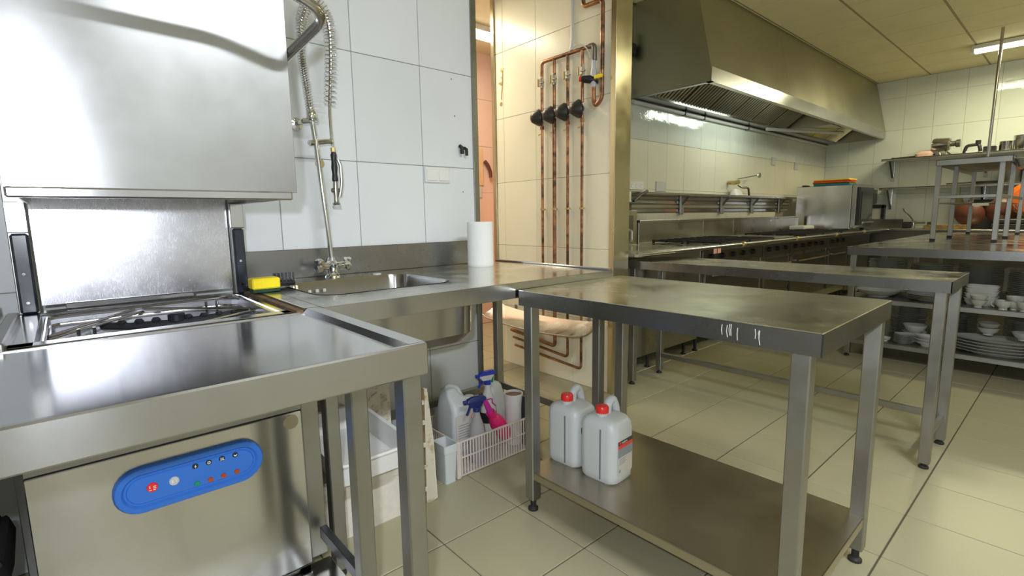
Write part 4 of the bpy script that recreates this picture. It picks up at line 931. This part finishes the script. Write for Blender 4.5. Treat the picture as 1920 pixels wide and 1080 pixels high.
t.part('tap_body', MB().tube([(5.90, 2.86, 1.46), (5.92, 2.78, 1.46)], .022, 10).tube([(5.86, 2.78, 1.45), (5.99, 2.78, 1.47)], .024, 10), 'brass')
t.part('lever', MB().tube([(5.95, 2.78, 1.50), (6.42, 2.74, 1.56)], .007, 8).lathe([(0, -.01), (.030, -.01), (.030, .01), (0, .01)], (6.44, 2.735, 1.56), 12, (0, 1, 0)), 'chrome')
t.part('spout', MB().tube(arc_pts([(5.99, 2.78, 1.43), (6.03, 2.76, 1.405), (6.17, 2.74, 1.405), (6.20, 2.74, 1.315)], .03), .012, 8), 'steel_dark')
single('cloth', MB().loft([rrect(5.98, 2.79, .20, .09, .03, 1.313), rrect(5.98, 2.80, .18, .07, .03, 1.36), rrect(5.97, 2.80, .15, .05, .02, 1.385)]), 'enamel', 'folded white cloth on the long shelf under the tap', 'cloth', (5.98, 2.74, 1.311))

# tall cabinet left of range + things on it
t = Thing('fryer_cabinet', 'tall olive-grey steel cabinet at the left end of the range', 'cabinet', (3.2, 2.55, 0))
t.part('cabinet_body', bx((2.62, 2.55, .06), (3.66, 2.84, 1.14), .004), 'steel_ext')
t.part('door', bx((2.70, 2.545, .90), (3.60, 2.55, 1.10), .003), 'steel_dark'); t.part('plinth', bx((2.62, 2.60, 0), (3.60, 2.80, .06)), 'black')
t.part('drain_tap', MB().tube(arc_pts([(3.50, 2.55, .98), (3.50, 2.49, .98), (3.50, 2.49, .885)], .02), .012, 8), 'chrome')
t = Thing('small_box', 'small red and white box on the cabinet left of the shelf', 'box', (3.55, 2.4, 1.14))
t.part('carton', bx((3.46, 2.60, 1.211), (3.64, 2.70, 1.30), .002), 'enamel'); t.part('red_print', MB().box((3.50, 2.5985, 1.225), (3.61, 2.600, 1.285)), 'red')
single('knife_sharpener', MB().tube([(3.70, 2.62, 1.215), (3.85, 2.66, 1.27), (4.02, 2.70, 1.315)], .013, 8), 'black', 'black sharpening steel leaning on the left end of the shelf', 'tool', (3.7, 2.4, 1.2))
single('cutting_tray', MB().box((3.25, 2.56, 1.195), (3.95, 2.72, 1.21), .004).box((3.3, 2.60, 1.141), (3.4, 2.70, 1.195), .002).box((3.55, 2.60, 1.141), (3.65, 2.70, 1.195), .002), 'steel_dark', 'dark metal tray on top of the tall cabinet', 'tray', (3.4, 2.4, 1.141))

# ------------------------------------------------------------------ cooking range
UN = [('gas_stove', 3.70, 4.80, 'steel gas range unit with black grates at the left end', 'grate'), ('griddle_unit', 4.80, 5.45, 'flat-topped steel griddle unit between the two gas ranges', 'flat'), ('gas_stove', 5.45, 6.55, 'steel gas range unit with black grates in the middle', 'grate'), ('gas_stove', 6.55, 7.30, 'steel gas range unit with black grates next to the oven', 'grate')]
fy0, fy1, fz = 1.96, 2.56, .862
t = Thing('prep_bench', 'low steel bench at the near left end of the cooking line', 'bench', (3.15, 2.0, 0))
t.part('tabletop', bx((2.62, 1.815, fz-.02), (3.69, 2.54, fz), .002), 'steel_t2')
t.part('cabinet_body', bx((2.64, fy0+.03, .12), (3.69, 2.53, fz-.02), .002), 'steel_range')
for x in (2.66, 3.1, 3.6): t.part('foot', foot_mb(x, 2.05, .02, .125), 'rubber')
for name, xa, xb, lab, kind in UN:
    t = Thing(name, lab, 'stove', ((xa+xb)/2, 2.2, 0))
    t.part('body', bx((xa+.002, fy0+.03, .14), (xb-.002, fy1, fz-.03), .003), 'steel_range')
    t.part('cooktop', bx((xa, 1.815, fz-.03), (xb-.003, fy1, fz), .003), 'steel_range')
    t.part('backsplash', MB().box((xa, 2.56, fz-.03), (xb-.003, 2.60, 1.055), .003).box((xa, 2.545, 1.035), (xb-.003, 2.60, 1.055), .003), 'steel_range')
    cpn_ = t.part('control_panel', bx((xa+.01, fy0+.01, .70), (xb-.01, fy0+.03, fz-.035), .002), 'steel_dark')
    nk = int((xb-xa)/.2)
    for k in range(nk): t.part('knob', MB().lathe([(0, 0), (.024, 0), (.020, .025), (0, .026)], (xa+.12+k*.19, fy0+.01, .765), 14, (0, -1, 0)), 'black', parent=cpn_)
    d_ = t.part('oven_door', bx((xa+.05, fy0+.008, .22), (xb-.05, fy0+.03, .67), .004), 'steel_dark')
    t.part('door_handle', MB().tube([(xa+.10, fy0-.03, .62), (xb-.10, fy0-.03, .62)], .011, 8).box((xa+.12, fy0-.03, .612), (xa+.14, fy0+.01, .628)).box((xb-.14, fy0-.03, .612), (xb-.12, fy0+.01, .628)), 'steel_pipe', parent=d_)
    for x in (xa+.06, xb-.06):
        for y in (fy0+.08, fy1-.06): t.part('foot', foot_mb(x, y, .022, .145), 'rubber')
    if kind == 'grate':
        ng = 2 if xb-xa > 1 else 1
        for gx in range(ng):
            for gyy in (1.99, 2.31):
                g = MB(); ca = xa+.06+gx*(xb-xa-.08)/ng; cb = ca+(xb-xa-.12)/ng-.03
                for k in range(5): xx = ca+(cb-ca)*k/4; g.box((xx-.007, gyy-.13, fz+.012), (xx+.007, gyy+.15, fz+.028))
                for yy in (gyy-.13, gyy+.01, gyy+.14): g.box((ca-.007, yy-.007, fz+.010), (cb+.007, yy+.007, fz+.024))
                for xx in (ca, cb):
                    for yy in (gyy-.13, gyy+.14): g.box((xx-.008, yy-.008, fz), (xx+.008, yy+.008, fz+.02))
                gr = t.part('grate', g, 'cast')
                t.part('burner', MB().lathe([(0, 0), (.050, 0), (.050, .008), (.030, .012), (0, .012)], ((ca+cb)/2, gyy+.01, fz), 18), 'cast', parent=gr)
    else:
        t.part('griddle_plate', bx((xa+.05, 1.93, fz), (xb-.05, 2.48, fz+.012), .003), 'steel_dark')
t = Thing('range_rail', 'long bright steel rail along the front of the cooking line', 'rail', (5.0, 1.79, .86))
t.part('rail', MB().tube([(2.62, 1.798, .860), (8.3, 1.798, .860)], .016, 12), 'steel_pipe')
for x in (4.0, 5.1, 6.2, 7.2): t.part('bracket', MB().box((x-.018, 1.798, .848), (x+.018, 1.815, .872), .004).lathe([(0, -.02), (.021, -.02), (.021, .02), (0, .02)], (x, 1.795, .862), 12, (1, 0, 0)), 'brass')
single('pink_reflection', MB().box((3.50, 1.778, .815), (3.545, 1.782, .850), .001).box((3.56, 1.778, .815), (3.605, 1.782, .850), .001), plain('pink_reflection_tint', (.75, .38, .33), .6), 'two small pink reflections built as plates on the range rail', 'reflection', (3.7, 1.76, .8))  # pink plates stand in for reflections at the range rail
single('flat_pan', bx((6.9, 2.35, fz+.03), (7.25, 2.53, fz+.075), .01), 'label', 'pale rectangular lid on the rear grate beside the oven', 'lid', (7.0, 2.4, fz+.03))

# convection oven + stand
t = Thing('convection_oven', 'steel box convection oven at the far end of the cooking line', 'oven', (7.9, 2.3, .86))
t.part('oven_body', bx((7.45, 2.02, .885), (8.20, 2.66, 1.44), .006), 'steel_panel')
t.part('front_frame', bx((7.47, 1.97, .90), (8.20, 2.018, 1.445), .004), 'steel_apron')
d_ = t.part('oven_door', bx((7.54, 1.945, .93), (8.12, 1.972, 1.41), .004), 'black')
t.part('door_glass', bx((7.60, 1.938, 1.0), (8.06, 1.946, 1.35), .002), 'glass', parent=d_)
t.part('door_handle', MB().tube([(7.60, 1.915, .965), (8.06, 1.915, .965)], .012, 8), 'steel_pipe', parent=d_)
t.part('vent', bx((7.6, 2.60, 1.44), (7.75, 2.65, 1.465), .004), 'black')
for x in (7.5, 8.15):
    for y in (2.06, 2.60): t.part('foot', bx((x-.02, y-.02, .862), (x+.02, y+.02, .888), .003), 'rubber')
t = Thing('oven_stand', 'steel base cabinet carrying the convection oven', 'cabinet', (7.85, 2.2, 0))
t.part('top', bx((7.32, 1.815, fz-.03), (8.30, 2.68, fz), .003), 'steel_range'); t.part('cabinet_body', bx((7.34, fy0+.03, .12), (8.28, 2.66, fz-.03), .003), 'steel_dark')
for x in (7.4, 8.2):
    for y in (2.05, 2.6): t.part('foot', foot_mb(x, y, .02, .125), 'rubber')
for k, (mt_, lab) in enumerate((('blue', 'blue plastic chopping board at the bottom of the stack on the oven'), ('green', 'thin green chopping board in the stack on the oven'), ('terracotta', 'brown chopping board in the middle of the stack on the oven'), ('orange', 'orange chopping board in the stack on the oven'), ('red', 'red chopping board near the top of the stack on the oven'), ('yellow', 'yellow chopping board on top of the stack on the oven'))):
    o = single('chopping_board', bx((-.14, -.21, 0), (.14, .21, .014), .003), mt_, lab, 'chopping board', (0, 0, 0), 'chopping boards on the oven')
    o.location = (7.72, 2.30+rnd.uniform(-.008, .008), 1.4405+k*.0145); o.rotation_euler = (0, 0, rnd.uniform(-.05, .05))

# ------------------------------------------------------------------ end wall
t = Thing('end_counter', 'steel sink counter along the far end wall', 'counter', (8.8, 1.0, 0))
t.part('worktop', bx((8.42, -.9, .845), (9.13, 2.45, .862), .003), 'steel_range')
t.part('backsplash', bx((9.115, 1.80, .862), (9.132, 2.45, .985), .002), 'steel_apron')
t.part('cabinet_body', bx((8.48, -.9, .12), (9.12, 2.44, .845), .003), 'steel_dark')
t.part('basin_rim', MB().loft([rrect(8.78, 1.35, .42, .60, .05, .8625), rrect(8.78, 1.35, .42, .60, .05, .868), rrect(8.78, 1.35, .39, .57, .05, .868), rrect(8.78, 1.35, .39, .57, .05, .8630)]), 'steel_apron')
for y in (-.8, .6, 2.3): t.part('foot', foot_mb(8.56, y, .02, .125), 'rubber')
t = Thing('wall_faucet', 'small chrome tap with curved spout on the far wall', 'faucet', (8.95, 1.7, .9))
t.part('tap_body', MB().lathe([(0, 0), (.03, 0), (.025, .05), (.03, .06), (.03, .10), (0, .11)], (8.98, 1.655, .864), 14).tube([(8.98, 1.655, .94), (8.98, 1.52, .94)], .018, 10), 'chrome')
t.part('spout', MB().tube(arc_pts([(8.98, 1.655, .96), (8.95, 1.70, 1.04), (8.93, 1.76, 1.10), (8.93, 1.775, 1.14)], .03), .010, 8), 'steel_dark')
t.part('tap_knob', MB().lathe([(0, 0), (.03, 0), (.03, .05), (0, .05)], (8.98, 1.50, .92), 12, (0, -1, 0)), 'black')
single('soap_dish', bx((8.95, 1.66, .865), (9.08, 1.78, .95), .01), 'black', 'black box beside the small chrome tap', 'box', (9.0, 1.7, .865))
t = Thing('wall_dispenser', 'black wall-mounted dispenser beside the oven', 'dispenser', (9.1, 2.15, 1.05))
t.part('frame', MB().box((9.04, 2.02, .99), (9.13, 2.06, 1.19), .004).box((9.04, 2.20, .99), (9.13, 2.24, 1.19), .004).box((9.04, 2.02, 1.15), (9.13, 2.24, 1.20), .004), 'black')
t.part('inner_panel', bx((9.08, 2.06, .99), (9.12, 2.20, 1.15), .003), 'label')
single('dark_cabinet', bx((9.0, 2.14, 1.22), (9.13, 2.42, 1.42), .006), 'steel_dark', 'dark wall cabinet right behind the oven', 'cabinet', (9.06, 2.28, 1.22))
def wshelf(z, label, y1):
    t = Thing('wall_shelf', label, 'shelf', (8.99, .8, z))
    t.part('shelf_board', MB().box((8.83, -.9, z-.008), (9.135, y1, z), .001).box((8.83, -.9, z-.03), (8.834, y1, z+.003), .001), 'steel_range')
    for y in (y1-.10, y1-1.1, y1-2.1):
        t.part('bracket', MB().prism([(9.13, y, z-.01), (8.86, y, z-.01), (9.09, y, z-.24), (9.13, y, z-.26)], (0, .022, 0)).box((9.115, y-.006, z-.30), (9.135, y+.028, z-.01), .002), 'steel_apron', smooth=False)
wshelf(1.83, 'upper steel wall shelf with pots on the far end wall', 2.06)
wshelf(1.43, 'lower steel wall shelf on the far end wall', 2.06)
# things on upper shelf (z=1.83)
zs = 1.831
single('rolling_rod', MB().tube([(9.05, 1.97, zs+.02), (9.05, 1.50, zs+.035)], .008, 6).box((9.03, 1.96, zs), (9.07, 1.985, zs+.03)), 'black', 'thin dark rod at the left end of the upper shelf', 'rod', (8.92, 1.9, zs))
t = Thing('meat_grinder', 'grey metal meat grinder with drum on the upper shelf', 'grinder', (8.95, 1.4, zs))
t.part('drum', MB().lathe([(0, 0), (.075, 0), (.085, .02), (.085, .17), (.07, .19), (0, .19)], (8.95, 1.52, zs+.155), 22, (0, -1, -.08)), 'steel_pipe')
t.part('head', MB().lathe([(0, 0), (.035, 0), (.035, .05), (.05, .06), (.05, .10), (0, .10)], (8.95, 1.335, zs+.145), 16, (0, -1, 0)), 'steel_dark')
for y, dy in ((1.42, -.05), (1.36, .06), (1.45, .03)): t.part('stand_leg', MB().tube([(8.95, y, zs+.10), (8.93, y+dy-.05, zs+.005)], .010, 6), 'steel_dark')
single('plastic_bag', MB().loft([rrect(8.93, 1.60, .12, .17, .04, zs), rrect(8.93, 1.60, .13, .20, .05, zs+.04), rrect(8.93, 1.59, .08, .12, .03, zs+.075)]), plain('pink_wrap', (.72, .45, .40), .3), 'pinkish plastic bag on the upper shelf left of the grinder', 'bag', (8.93, 1.6, zs))
t = Thing('food_slicer', 'black hand-held slicer with arched handle on the upper shelf', 'slicer', (8.95, 1.15, zs))
t.part('handle', MB().tube(arc_pts([(8.95, 1.19, zs+.01), (8.95, 1.17, zs+.10), (8.95, 1.05, zs+.11), (8.95, 1.03, zs+.02)], .03), .020, 8), 'black')
t.part('knob', MB().lathe([(0, 0), (.028, 0), (.028, .05), (0, .05)], (8.95, 1.06, zs+.11), 12), 'black'); t.part('base', bx((8.90, 1.05, zs), (9.0, 1.17, zs+.03), .004), 'ltgrey')
single('black_box', bx((8.88, .88, zs), (9.0, 1.0, zs+.07), .006), 'black', 'low black box on the upper shelf beside the ceiling pole', 'box', (8.94, .94, zs))
def pot(label, x, y, z, r, h, mat='steel_pipe', handle=True):
    t = Thing('cooking_pot', label, 'pot', (x, y, z))
    t.part('pot_body', MB().lathe([(0, 0), (r*.95, 0), (r, .01), (r, h-.004), (r*1.03, h), (r*.97, h), (r*.96, .012), (0, .012)], (x, y, z), 28), mat)
    if handle: t.part('handle', MB().tube(arc_pts([(x, y-r, z+h*.85), (x-.03, y-r-.06, z+h*.9), (x-.04, y-r-.20, z+h*1.1)], .02), .009, 8), 'steel_pipe')
pot('small steel pot on the upper shelf, left of the larger pot', 8.95, .80, zs, .06, .115, handle=False)
pot('larger steel saucepan at the right end of the upper shelf', 8.95, .62, zs, .115, .17)
# things on lower shelf
zs2 = 1.431
single('frying_pan', MB().lathe([(0, 0), (.11, 0), (.14, .035), (.135, .035), (.105, .006), (0, .006)], (8.98, .95, zs2), 26).tube([(8.98, 1.08, zs2+.03), (8.97, 1.34, zs2+.025)], .010, 8), 'cast', 'black frying pan with long handle on the lower shelf', 'frying pan', (8.98, 1.0, zs2))
pot('dark pot on the lower shelf seen through the pass rack', 8.98, .72, zs2, .10, .16, 'steel_dark', False)
pot('bright steel beaker on the lower shelf seen through the pass rack', 8.95, .58, zs2, .045, .17, 'chrome', False)
# hanging things under lower shelf
single('olive_bag', MB().loft([rrect(9.05, 1.20, .08, .10, .03, 1.02), rrect(9.05, 1.20, .10, .14, .04, 1.12), rrect(9.05, 1.20, .06, .08, .03, 1.24), rrect(9.05, 1.20, .02, .03, .008, 1.30)]).tube([(9.05, 1.20, 1.29), (9.05, 1.20, 1.42)], .004, 5), plain('olive_cloth', (.30, .30, .10), .8), 'olive cloth bag hanging below the lower shelf', 'bag', (9.05, 1.2, 1.1))
t = Thing('clay_bowl', 'red-brown round bowl behind the pass rack legs, left one', 'bowl', (8.75, .98, .9))
bp = [(0, 0), (.07, .01), (.14, .05), (.165, .10), (.158, .10), (.13, .06), (.06, .02), (0, .012)]
t.part('bowl_body', MB().lathe(bp, (8.80, 1.09, 1.03), 30, (1, -.25, .25)), 'terracotta')
t = Thing('clay_bowl', 'red-brown round bowl behind the pass rack legs, right one', 'bowl', (8.75, .62, .9))
t.part('bowl_body', MB().lathe(bp, (8.80, .745, 1.07), 30, (1, .1, .25)), 'terracotta')
single('round_bowl', MB().lathe([(0, 0), (.16, .02), (.20, .10), (.19, .10), (.15, .03), (0, .01)], (8.60, .50, 1.22), 26, (1, .1, .1)), 'orange', 'bright orange round bowl at the right edge behind the rack', 'bowl', (8.85, .3, 1.1))
single('roasting_tray', bx((8.43, .30, .863), (8.66, .80, .930), .004), 'cast', 'black roasting tray on the far counter', 'tray', (8.75, .5, .863))
single('black_panel', bx((8.99, -.5, .863), (9.01, 1.10, 1.235), .004), 'rubber', 'large black panel standing against the far wall behind the rack', 'tray', (9.05, .2, .863))  # plain black panel forming the backdrop behind the bowls
single('deep_pan', bx((8.44, .32, .935), (8.66, .75, .99), .01), 'black', 'deep black pan on top of the roasting tray', 'pan', (8.7, .5, .935))
t = Thing('wire_whisk', 'wire whisk lying across the black pans', 'whisk', (8.5, .6, 1.0))
for k in range(4): t.part('wire', MB().tube(arc_pts([(8.49, .48+.012*k, 1.02), (8.48, .56+.02*k, 1.08), (8.48, .62, 1.17)], .05), .003, 5), 'steel_pipe')
single('cardboard_strip', bx((8.46, 1.02, .863), (8.60, 1.45, .92), .003), 'wood', 'brown wooden strip on the far counter left of the bowls', 'board', (8.5, 1.2, .863))
t = Thing('steam_pan', 'steel gastronorm pan hanging off the right end of the rack', 'pan', (5.9, .36, 1.45))
t.part('pan_body', MB().loft([rrect(5.75, .375, .26, .09, .02, 1.43), rrect(5.75, .375, .30, .12, .02, 1.49), rrect(5.75, .375, .33, .14, .02, 1.492), rrect(5.75, .375, .33, .14, .02, 1.498)]), 'steel_leg')
t.part('pan_bracket', bx((5.62, .42, 1.455), (5.66, .445, 1.50), .003), 'black')
t = Thing('hanging_cable', 'dark green cable and plug hanging high on the wall left of the hood', 'cable', (3.92, 2.84, 2.5))
t.part('cable', MB().tube(arc_pts([(3.88, 2.85, 2.72), (3.86, 2.84, 2.55), (3.90, 2.84, 2.47), (3.94, 2.84, 2.56)], .04), .014, 8), 'green')
t.part('plug', bx((3.90, 2.80, 2.50), (3.965, 2.86, 2.60), .01), 'black'); t.part('ring', MB().tube([(3.945+.03*math.cos(a*.5236), 2.85, 2.44+.03*math.sin(a*.5236)) for a in range(13)], .003, 5), 'ltgrey')

single('white_hook', MB().tube([(3.885, 2.86, 2.205), (3.90, 2.85, 2.235), (3.925, 2.85, 2.240), (3.94, 2.85, 2.215), (3.92, 2.85, 2.19), (3.90, 2.85, 2.195), (3.905, 2.85, 2.225), (3.94, 2.85, 2.20), (3.93, 2.85, 2.15), (3.90, 2.85, 2.14)], .007, 6), 'enamel', 'curled white hook on the back wall beside the steel post', 'hook', (3.91, 2.86, 2.2))

# ------------------------------------------------------------------ dishes on the island shelves
def dish_mesh(kind, r, h):
    b = MB()
    if kind == 'plate': b.lathe([(0, 0), (r*.55, 0), (r*.60, h*.25), (r*.97, h*.85), (r, h), (r*.97, h), (r*.58, h*.45), (0, h*.35)], (0, 0, 0), 22)
    elif kind == 'bowl': b.lathe([(0, 0), (r*.45, 0), (r*.42, h*.12), (r*.75, h*.45), (r, h), (r*.95, h), (r*.70, h*.5), (r*.3, h*.2), (0, h*.18)], (0, 0, 0), 22)
    elif kind == 'cup': b.lathe([(0, 0), (r*.5, 0), (r*.45, h*.15), (r*.85, h*.5), (r, h), (r*.93, h), (r*.78, h*.5), (0, h*.2)], (0, 0, 0), 22)
    elif kind == 'oval':
        rings = []
        for rr_, z_ in ((.55, 0), (.60, h*.25), (.97, h*.85), (1, h), (.96, h), (.58, h*.45)):
            rings.append([(rr_*r*.55*math.cos(2*math.pi*k/30), rr_*r*math.sin(2*math.pi*k/30), z_) for k in range(30)])
        b.loft(rings)
    elif kind == 'rect': b.loft([rrect(0, 0, r*1.2, r*1.6, .02, 0), rrect(0, 0, r*1.5, r*2, .03, h*.9), rrect(0, 0, r*1.5, r*2, .03, h), rrect(0, 0, r*1.4, r*1.9, .03, h), rrect(0, 0, r*1.1, r*1.5, .02, h*.3)])
    return b
def stack(kind, name, cat, x, y, z, n, r, h, step, label, group, rot=0.0, jit=.003):
    base = dish_mesh(kind, r, h).build(name, 'ceramic')
    if n > 1: base['group'] = group
    base['label'] = label; base['category'] = cat; base.location = (x, y, z); base.rotation_euler = (0, 0, rot)
    for k in range(1, n):
        c = base.copy(); COL.objects.link(c); c.location = (x+rnd.uniform(-jit, jit), y+rnd.uniform(-jit, jit), z+k*step)
    return base
UZ, LZ = .4625, .1425
SS = lambda *a, **k: stack(*a, **k)
SS('plate', 'dinner_plate', 'plate', 4.85, 1.03, UZ, 22, .125, .018, .0118, 'white dinner plate in the leftmost stack on the upper dish shelf', 'plates, leftmost stack on the upper shelf')
SS('plate', 'dinner_plate', 'plate', 4.86, .76, UZ, 20, .125, .018, .0118, 'white dinner plate in the second stack on the upper dish shelf', 'plates, second stack on the upper shelf')
SS('plate', 'dinner_plate', 'plate', 4.90, .49, UZ, 21, .125, .018, .0118, 'white dinner plate in the third stack on the upper dish shelf', 'plates, third stack on the upper shelf')
SS('plate', 'dinner_plate', 'plate', 4.80, .22, UZ, 18, .120, .018, .0125, 'white dinner plate in the tall stack at the right edge, upper shelf', 'plates, right-edge stack on the upper shelf')
SS('bowl', 'wide_bowl', 'bowl', 4.60, 1.02, UZ, 1, .15, .055, .02, 'wide shallow bowl at the left end of the upper dish shelf', None)
SS('plate', 'serving_plate', 'plate', 4.60, .70, UZ, 4, .145, .022, .010, 'large white plate in the low pile at the front of the upper shelf', 'low pile of large plates')
SS('rect', 'square_dish', 'dish', 4.63, .445, UZ, 7, .085, .030, .017, 'rectangular white dish in the pile behind the footed bowls', 'pile of rectangular dishes')
SS('bowl', 'footed_bowl', 'bowl', 4.50, .445, UZ, 2, .048, .05, .028, 'small footed bowl in the pair at the front of the upper shelf', 'pair of small footed bowls')
t = Thing('tea_cup', 'white cup with handle lying at the front of the upper shelf', 'cup', (4.50, .335, UZ))
t.part('cup_body', MB().lathe([(0, 0), (.022, 0), (.020, .006), (.040, .03), (.044, .058), (.041, .058), (.036, .03), (0, .01)], (4.50, .325, UZ), 22), 'ceramic')
t.part('handle', MB().tube([(4.50, .366+.017*math.sin(a*.4), UZ+.034+.020*math.cos(a*.4)) for a in range(9)], .004, 6), 'ceramic')
SS('cup', 'footed_bowl', 'bowl', 4.53, .272, UZ, 2, .050, .055, .030, 'footed bowl in the pair right of the cup', 'pair of footed bowls right of the cup')
SS('cup', 'footed_bowl', 'bowl', 4.49, .225, UZ, 1, .045, .060, .03, 'single small footed bowl at the right end of the upper shelf', None)
SS('plate', 'dinner_plate', 'plate', 4.92, .88, LZ, 20, .120, .018, .0110, 'white plate in the back left stack on the lower dish shelf', 'plates, back left stack on the lower shelf')
SS('plate', 'dinner_plate', 'plate', 4.95, .60, LZ, 18, .120, .018, .0110, 'white plate in the back middle stack on the lower dish shelf', 'plates, back middle stack on the lower shelf')
SS('plate', 'dinner_plate', 'plate', 4.88, .235, LZ, 18, .105, .018, .0110, 'white plate in the back right stack on the lower dish shelf', 'plates, back right stack on the lower shelf')
SS('plate', 'saucer', 'saucer', 4.53, .83, LZ, 8, .058, .012, .0085, 'small white saucer in the short stack at the left of the lower shelf', 'short stack of saucers')
SS('cup', 'small_bowl', 'bowl', 4.52, .935, LZ, 1, .034, .03, .02, 'tiny white bowl at the left end of the lower shelf', None)
SS('oval', 'oval_dish', 'dish', 4.54, .675, LZ, 3, .095, .034, .022, 'deep oval white dish in the pile beside the saucers', 'pile of deep oval dishes')
SS('bowl', 'serving_bowl', 'bowl', 4.66, .79, LZ, 2, .075, .075, .05, 'round white bowl in the pair behind the saucers', 'pair of round bowls behind the saucers')
SS('rect', 'jug_box', 'dish', 4.74, .66, LZ, 3, .045, .06, .034, 'small square white dish in the pile behind the oval dishes', 'pile of small square dishes')
SS('oval', 'oval_platter', 'platter', 4.58, .33, LZ, 5, .24, .030, .020, 'long oval white platter in the pile at the right of the lower shelf', 'pile of long oval platters', rot=.10)
SS('bowl', 'casserole_bowl', 'bowl', 4.66, .395, LZ+.115, 2, .062, .05, .032, 'round white bowl in the pair standing on the platters', 'pair of bowls on the platters')
SS('bowl', 'casserole_bowl', 'bowl', 4.60, .22, LZ+.115, 1, .060, .05, .03, 'single round bowl on the platters at the right edge', None)
0 and single('steel_dome', MB().lathe([(.09, 0), (.09, .01), (.06, .045), (0, .06)], (4.62, .875, UZ), 22), 'chrome', 'shiny metal lid between the wide bowl and large plates', 'lid', (4.62, .875, UZ))
